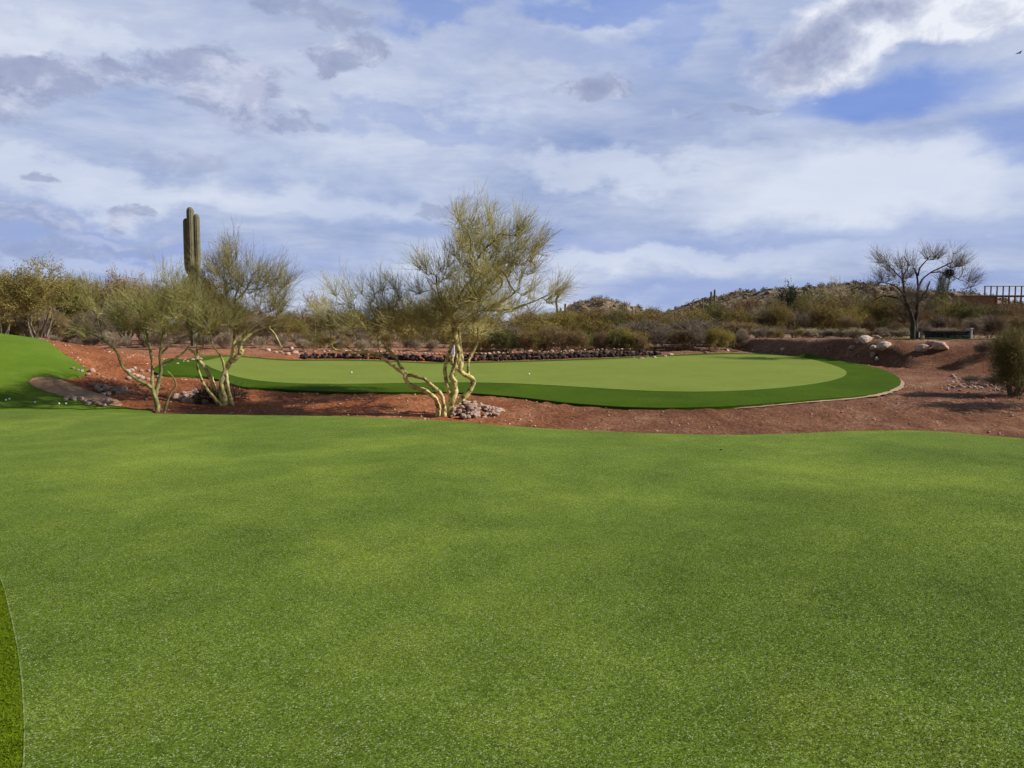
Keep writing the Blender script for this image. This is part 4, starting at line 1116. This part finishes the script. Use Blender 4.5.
# rail fence behind the middle tree
fY = 42.5; xs_ = [at(u, fY) for u in (432, 453, 474, 495, 516)]
root = empty('rail_fence', (xs_[0], fY, float(h(xs_[0], fY)))); tag(root, 'dark wire rail fence seen between the stems of the middle tree', 'fence')
zb = root.location.z
for xq in xs_:
    o = bobj('post', [(-.035, .035, -.035, .035, float(h(xq, fY)) - zb - .1, float(h(xq, fY)) - zb + .95)], M['metal_dark'], root, .004); o.location.x = xq - xs_[0]
for q in range(4):
    bobj('rail', [(0, xs_[-1] - xs_[0], -.012, .012, .2 + q * .23, .225 + q * .23)], M['metal_dark'], root, 0)
wires = [(xx - xs_[0], xx - xs_[0] + .006, -.004, .004, .05, .9) for xx in np.arange(xs_[0] + .15, xs_[-1], .15)]
bobj('wire_mesh', wires, M['metal_dark'], root, 0)
# white post behind the middle tree
x, y, z = hit(453, 358)
x = at(453, 33.2); y = 33.2; z = float(h(x, y))
root = empty('white_post', (x, y, z)); tag(root, 'short white post behind the stems of the middle tree', 'post')
bobj('shaft', [(-.07, .07, -.07, .07, -.05, .62)], M['white'], root, .01); bobj('cap', [(-.085, .085, -.085, .085, .622, .67)], M['white'], root, .012)
# raised walkway with railing at the right
dY = 84.0; k = dY / F; X0, X1 = at(955, dY), at(1090, dY); gz = float(h(X0, dY)); zt = 1.6 + (332 - 296) * k
root = empty('raised_walkway', (X0, dY, gz)); tag(root, 'raised brown walkway with a thin railing at the upper right edge', 'walkway')
Lx = X1 - X0; top = zt - gz; xa = at(988, dY) - X0
bobj('deck', [(0, Lx, -1.2, 1.2, top - .12, top)], M['rust'], root)
bobj('retaining_wall', [(0, xa, -.9, .9, -.3, top - .13)], M['brownwall'], root)
bobj('lower_wall', [(xa + .01, Lx, -.9, .9, -.3, top - .95)], M['brownwall'], root)
sp = 6 * k; q = at(976, dY) - X0
while q < Lx - .1:
    bobj('rail_post', [(q - .05, q + .05, -1.1, -1.0, top + .002, top + .95)], M['rust'], root, 0); q += sp
bobj('handrail', [(at(976, dY) - X0 - .1, Lx, -1.12, -.98, top + .952, top + 1.03)], M['rust'], root, .01)
q = xa
while q < Lx - .3:
    bobj('column', [(q, q + .14, -1.0, -.86, top - .95, top - .122)], M['brownwall'], root, 0); q += sp
# small brown pillar on the rise
pY = 78.0; x = at(874, pY); g = float(h(x, pY)); zt = 1.6 + (332 - 291) * pY / F
root = empty('masonry_pillar', (x, pY, g)); tag(root, 'square brown masonry pillar showing left behind the bare tree', 'pillar')
bobj('shaft', [(-.22, .22, -.22, .22, -.2, zt - g - .12)], M['brownwall'], root); bobj('cap', [(-.27, .27, -.27, .27, zt - g - .118, zt - g)], M['brownwall'], root)

# golf balls
def ball(u, v, label, group=None, r=.0235, off=.012):
    bm = bmesh.new(); bmesh.ops.create_icosphere(bm, subdivisions=3, radius=r)
    for vtx in bm.verts: vtx.co *= 1 - .02 * abs(noise.noise(vtx.co * 260))
    me = bpy.data.meshes.new('golf_ball'); bm.to_mesh(me); bm.free(); me.materials.append(M['ball'])
    me.polygons.foreach_set('use_smooth', np.ones(len(me.polygons), bool))
    x, y, z = hit(u, v); o = link('golf_ball', me, None, (x, y, z + off + r * .9)); tag(o, label, 'golf ball', group)
ball(6, 401.5, 'golf ball nearest the left edge on the mound turf, front of the touching pair')
ball(9.5, 400.5, 'golf ball behind and right of the leftmost ball')
ball(35, 404, 'golf ball alone in the middle of the row on the mound turf')
ball(59, 405, 'left ball of the close pair near the bunker stones')
ball(66, 405, 'right ball of the close pair near the bunker stones')
ball(351.5, 375, 'golf ball on the far green left of the middle tree', r=.03, off=.058)
ball(529, 376.5, 'golf ball on the far green right of the middle tree', r=.03, off=.058)
x, y, z = hit(721, 451)
o = link('pebble', rock_mesh('pebble', 5, M['darkrock'], 0), None, (x, y, z + .02)); o.scale = (.022, .018, .012); tag(o, 'tiny dark pebble lying on the near green', 'pebble')

# bird
d = ray(1019, 53); D = 60.0; loc = EYE + d * D
bm = bmesh.new(); bmesh.ops.create_uvsphere(bm, u_segments=12, v_segments=8, radius=1)
for vtx in bm.verts:
    x, y, z = vtx.co; vtx.co = (x * .17, y * .05, z * .05)
    if x < -.3: vtx.co.z *= .6; vtx.co.y *= 1.0 - .4 * x * -1
me = bpy.data.meshes.new('body'); bm.to_mesh(me); bm.free(); me.materials.append(M['bird'])
bird = link('bird', me, None, loc); tag(bird, 'small dark bird gliding high in the sky near the right edge', 'bird')
for s in (-1, 1):
    V = [(-.02, 0, .01), (.10, 0, .012), (.07, s * .22, .07), (-.02, s * .42, .05), (-.04, s * .2, .06), (-.02, 0, -.005), (.10, 0, -.003), (.07, s * .22, .055), (-.02, s * .42, .045), (-.04, s * .2, .045)]
    bm = bmesh.new(); vs = [bm.verts.new(p) for p in V]
    bm.faces.new(vs[:5]); bm.faces.new(vs[5:][::-1])
    for i in range(5): bm.faces.new([vs[i], vs[5 + i], vs[5 + (i + 1) % 5], vs[(i + 1) % 5]])
    me = bpy.data.meshes.new('wing'); bm.to_mesh(me); bm.free(); me.materials.append(M['bird']); link('wing', me, bird)

# ------------------------------------------------------------------ light
SUN_EL = R(33); SUN_AZ = (math.cos(SUN_EL) * .996, math.cos(SUN_EL) * -.09, math.sin(SUN_EL))
sd = bpy.data.lights.new('sun', 'SUN'); sd.energy = 5.0; sd.angle = R(.53); sd.color = (1, .955, .88)
so = bpy.data.objects.new('sun', sd); COL.objects.link(so)
so.rotation_euler = (-Vector(SUN_AZ)).to_track_quat('-Z', 'Y').to_euler()

w = bpy.data.worlds.new('World'); SC.world = w; w.use_nodes = True
nt = w.node_tree; bg = nt.nodes['Background']
sky = N(nt, 'ShaderNodeTexSky', sky_type='NISHITA'); sky.sun_disc = False; sky.sun_elevation = SUN_EL
sky.sun_rotation = math.atan2(SUN_AZ[0], SUN_AZ[1]); sky.air_density = 1.0; sky.dust_density = .6; sky.ozone_density = 2.0
tc = N(nt, 'ShaderNodeTexCoord'); dirv = tc.outputs['Generated']
sp_ = N(nt, 'ShaderNodeSeparateXYZ'); L(nt, dirv, sp_.inputs[0])
X_, Y_, Z_ = sp_.outputs
az = mth(nt, 'ARCTAN2', X_, Y_); el = mth(nt, 'ARCSINE', Z_)
den = mth(nt, 'ADD', mth(nt, 'MAXIMUM', Z_, 0.0), .16)
cx_ = mth(nt, 'DIVIDE', X_, den); cy_ = mth(nt, 'DIVIDE', Y_, den)
cv = N(nt, 'ShaderNodeCombineXYZ'); L(nt, cx_, cv.inputs[0]); L(nt, cy_, cv.inputs[1]); plane = cv.outputs[0]
ae = N(nt, 'ShaderNodeCombineXYZ'); L(nt, az, ae.inputs[0]); L(nt, el, ae.inputs[1]); aev = ae.outputs[0]
def mapp(vec, scale, loc=(0, 0, 0), rot=(0, 0, 0)):
    m = N(nt, 'ShaderNodeMapping'); m.inputs['Scale'].default_value = scale; m.inputs['Location'].default_value = loc; m.inputs['Rotation'].default_value = rot
    L(nt, vec, m.inputs['Vector']); return m.outputs[0]
wn = N(nt, 'ShaderNodeTexNoise'); wn.inputs['Scale'].default_value = 7; wn.inputs['Detail'].default_value = 7; wn.inputs['Roughness'].default_value = .6
L(nt, mapp(aev, (1, 1.7, 1)), wn.inputs['Vector'])
ws = N(nt, 'ShaderNodeVectorMath', operation='SUBTRACT'); L(nt, wn.outputs['Color'], ws.inputs[0]); ws.inputs[1].default_value = (.5, .5, .5)
def warped(amt, sy=.6):
    a = N(nt, 'ShaderNodeVectorMath', operation='MULTIPLY_ADD'); L(nt, ws.outputs[0], a.inputs[0]); a.inputs[1].default_value = (amt, amt * sy, 0); L(nt, aev, a.inputs[2])
    s = N(nt, 'ShaderNodeSeparateXYZ'); L(nt, a.outputs[0], s.inputs[0]); return s.outputs[0], s.outputs[1]
WA = {a: warped(a) for a in (.1, .22, .36)}
def px2ae(u, v):
    d = ray(u, v); d = d / np.linalg.norm(d); return math.atan2(d[0], d[1]), math.asin(d[2])
def blob(u, v, ru, rv, warp=.22, lo=1.0, hi=.35, tilt=0):
    a0, e0 = px2ae(u, v); A, E = WA[warp]
    dx = mth(nt, 'SUBTRACT', A, a0); dy = mth(nt, 'SUBTRACT', E, e0)
    if tilt:
        c, s = math.cos(tilt), math.sin(tilt)
        dx, dy = mth(nt, 'ADD', mth(nt, 'MULTIPLY', dx, c), mth(nt, 'MULTIPLY', dy, s)), mth(nt, 'SUBTRACT', mth(nt, 'MULTIPLY', dy, c), mth(nt, 'MULTIPLY', dx, s))
    dx = mth(nt, 'DIVIDE', dx, ru / F); dy = mth(nt, 'DIVIDE', dy, rv / F)
    r = mth(nt, 'SQRT', mth(nt, 'ADD', mth(nt, 'MULTIPLY', dx, dx), mth(nt, 'MULTIPLY', dy, dy)))
    mr = N(nt, 'ShaderNodeMapRange', interpolation_type='SMOOTHSTEP'); L(nt, r, mr.inputs[0])
    mr.inputs[1].default_value = lo; mr.inputs[2].default_value = hi; mr.inputs[3].default_value = 0; mr.inputs[4].default_value = 1
    return mr.outputs[0]
STR = .06
skyc = N(nt, 'ShaderNodeVectorMath', operation='SCALE'); L(nt, sky.outputs[0], skyc.inputs[0]); skyc.inputs['Scale'].default_value = STR
def srgb(r, g, b): return tuple(((c / 255) / 12.92 if c < 11 else ((c / 255 + .055) / 1.055) ** 2.4) for c in (r, g, b))
# blue sky seen between clouds, then the veil and the single clouds
blue = mixc(nt, .55, skyc.outputs[0], srgb(96, 132, 212))
streak = nz(nt, mapp(plane, (.9, .9, 1), (3, 1, 0), (0, 0, .5)), 1.1, 8, .62, .6)
fine = nz(nt, mapp(plane, (1, 2.2, 1), (1, 7, 0), (0, 0, -.4)), 2.6, 8, .65, .4)
veil = ramp(nt, mth(nt, 'ADD', mth(nt, 'MULTIPLY', streak, .7), mth(nt, 'MULTIPLY', fine, .3)), [(.36, (0, 0, 0)), (.58, (1, 1, 1))])
veil = mth(nt, 'ADD', mth(nt, 'MULTIPLY', veil, .42), .55, clamp=True)
vc = ramp(nt, nz(nt, mapp(aev, (1, 3.2, 1), (4, 2, 0)), 3.4, 7, .6, .3), [(.3, srgb(158, 176, 214)), (.5, srgb(192, 203, 228)), (.7, srgb(216, 223, 238))])
hole = None
def over(c, m, col, k=1.0):
    return mixc(nt, mth(nt, 'MULTIPLY', m, k), c, srgb(*col))
c = mixc(nt, veil, blue, vc)
# blue openings
for b_, k in [((885, 97, 125, 24, .1), .8), ((600, 2, 130, 18, .22), .6), ((430, 8, 90, 26, .36), .5), ((690, 20, 60, 30, .36), .4), ((1010, 130, 60, 30, .22), .45)]:
    c = over(c, blob(*b_), (104, 140, 214), k)
# soft blue-grey areas
for b_, k in [((60, 235, 150, 34, .22), .75), ((170, 260, 190, 22, .22), .6), ((780, 245, 300, 24, .1), .5), ((690, 292, 150, 22, .1), .75), ((900, 283, 160, 10, .1), .6), ((540, 235, 90, 22, .22), .45), ((420, 230, 60, 12, .1), .45),
              ((420, 110, 120, 18, .36), .45), ((960, 145, 60, 14, .22), .4), ((360, 265, 80, 14, .22), .35), ((560, 55, 160, 34, .36), .45)]:
    c = over(c, blob(*b_), (146, 166, 215), k)
# bright areas
for b_, k in [((860, 190, 190, 50, .22), .75), ((620, 160, 160, 34, .36), .5), ((560, 300, 120, 12, .22), .35), ((560, 262, 250, 16, .22), .3), ((110, 180, 200, 30, .36), .45), ((300, 205, 200, 20, .22), .35), ((90, 262, 130, 12, .22), .3), ((680, 262, 250, 16, .22), .3), ((60, 20, 110, 18, .36), .35)]:
    c = over(c, blob(*b_), (226, 233, 246), k)
# lavender-grey cumulus with broken, lit upper edges
puff2 = nz(nt, mapp(aev, (1, 1.6, 1), (5, 3, 0)), 17, 8, .66, .4)
for (b_, k) in [((75, 75, 95, 26, .22), .85), ((215, 85, 90, 42, .22), .8), ((345, 46, 50, 20, .22), .85), ((300, 108, 50, 14, .22), .7), ((597, 92, 56, 15, .1), .85), ((0, 90, 60, 30, .22), .7), ((130, 207, 30, 14, .22), .8), ((38, 178, 16, 6, .1), .75),
              ((310, 8, 80, 20, .22), .7), ((740, 110, 40, 8, .22), .7), ((450, 212, 60, 8, .22), .7), ((20, 215, 70, 12, .22), .6), ((180, 150, 60, 12, .22), .35), ((60, 245, 70, 14, .22), .5), ((165, 240, 50, 12, .22), .45)]:
    q = blob(*b_, 1.15, .05)
    q = ramp(nt, mth(nt, 'ADD', q, mth(nt, 'MULTIPLY', mth(nt, 'SUBTRACT', puff2, .5), 1.5)), [(.28, (0, 0, 0)), (.62, (1, 1, 1))])
    q = mth(nt, 'MULTIPLY', q, mth(nt, 'GREATER_THAN', blob(*b_, 1.5, 1.2), .01))
    c = mixc(nt, mth(nt, 'MULTIPLY', mth(nt, 'MULTIPLY', q, blob(*b_, 1.5, .7)), k), c, ramp(nt, puff2, [(.35, srgb(204, 210, 230)), (.52, srgb(160, 170, 200)), (.7, srgb(143, 154, 188))]))
# bright edges then the big cumulus
for b_, k in [((235, 78, 34, 16, .36), .4), ((95, 232, 50, 8, .22), .3)]:
    c = over(c, blob(*b_), (212, 216, 238), k)
cm = None
for b_ in [(825, 45, 90, 46, .1, 1.05, .4, .3), (800, 66, 54, 30, .1, 1.05, .5), (885, 18, 100, 36, .1, 1.05, .5), (970, 12, 56, 30, .1, 1.05, .5)]:
    q = blob(*b_); cm = q if cm is None else mth(nt, 'MAXIMUM', cm, q)
gm_ = None
for b_ in [(800, 48, 76, 36, .1, 1.1, .1, .4), (880, 8, 52, 18, .1, 1.1, .1), (768, 66, 40, 24, .1, 1.1, .1)]:
    q = blob(*b_); gm_ = q if gm_ is None else mth(nt, 'MAXIMUM', gm_, q)
puff = nz(nt, mapp(aev, (1, 1.3, 1), (2, 5, 0)), 26, 8, .62, .3)
tone = mth(nt, 'ADD', mth(nt, 'MULTIPLY', gm_, -.42), mth(nt, 'ADD', mth(nt, 'MULTIPLY', puff, .9), .22))
ccol = ramp(nt, tone, [(.22, srgb(154, 163, 194)), (.45, srgb(188, 195, 218)), (.72, srgb(240, 243, 251))])
ed = ramp(nt, mth(nt, 'ADD', cm, mth(nt, 'MULTIPLY', mth(nt, 'SUBTRACT', puff, .5), .9)), [(.15, (0, 0, 0)), (.85, (1, 1, 1))])
c = mixc(nt, mth(nt, 'MULTIPLY', ed, .92), c, ccol)
# the deck thins out overhead and behind the camera
thin = N(nt, 'ShaderNodeMapRange', interpolation_type='SMOOTHSTEP'); L(nt, el, thin.inputs[0]); thin.inputs[1].default_value = .46; thin.inputs[2].default_value = .85; thin.inputs[3].default_value = 1; thin.inputs[4].default_value = .08
back = N(nt, 'ShaderNodeMapRange', interpolation_type='SMOOTHSTEP'); L(nt, Y_, back.inputs[0]); back.inputs[1].default_value = -.3; back.inputs[2].default_value = .4; back.inputs[3].default_value = .12; back.inputs[4].default_value = 1
cover = mth(nt, 'MULTIPLY', thin.outputs[0], back.outputs[0])
fin = mixc(nt, cover, skyc.outputs[0], c)
L(nt, fin, bg.inputs['Color']); bg.inputs['Strength'].default_value = .84

SC.view_settings.view_transform = 'Standard'; SC.view_settings.look = 'None'; SC.view_settings.exposure = .27; SC.view_settings.gamma = 1
SC.render.engine = 'CYCLES'
SC.cycles.use_denoising = True
SC.cycles.max_bounces = 5; SC.cycles.diffuse_bounces = 3; SC.cycles.glossy_bounces = 2
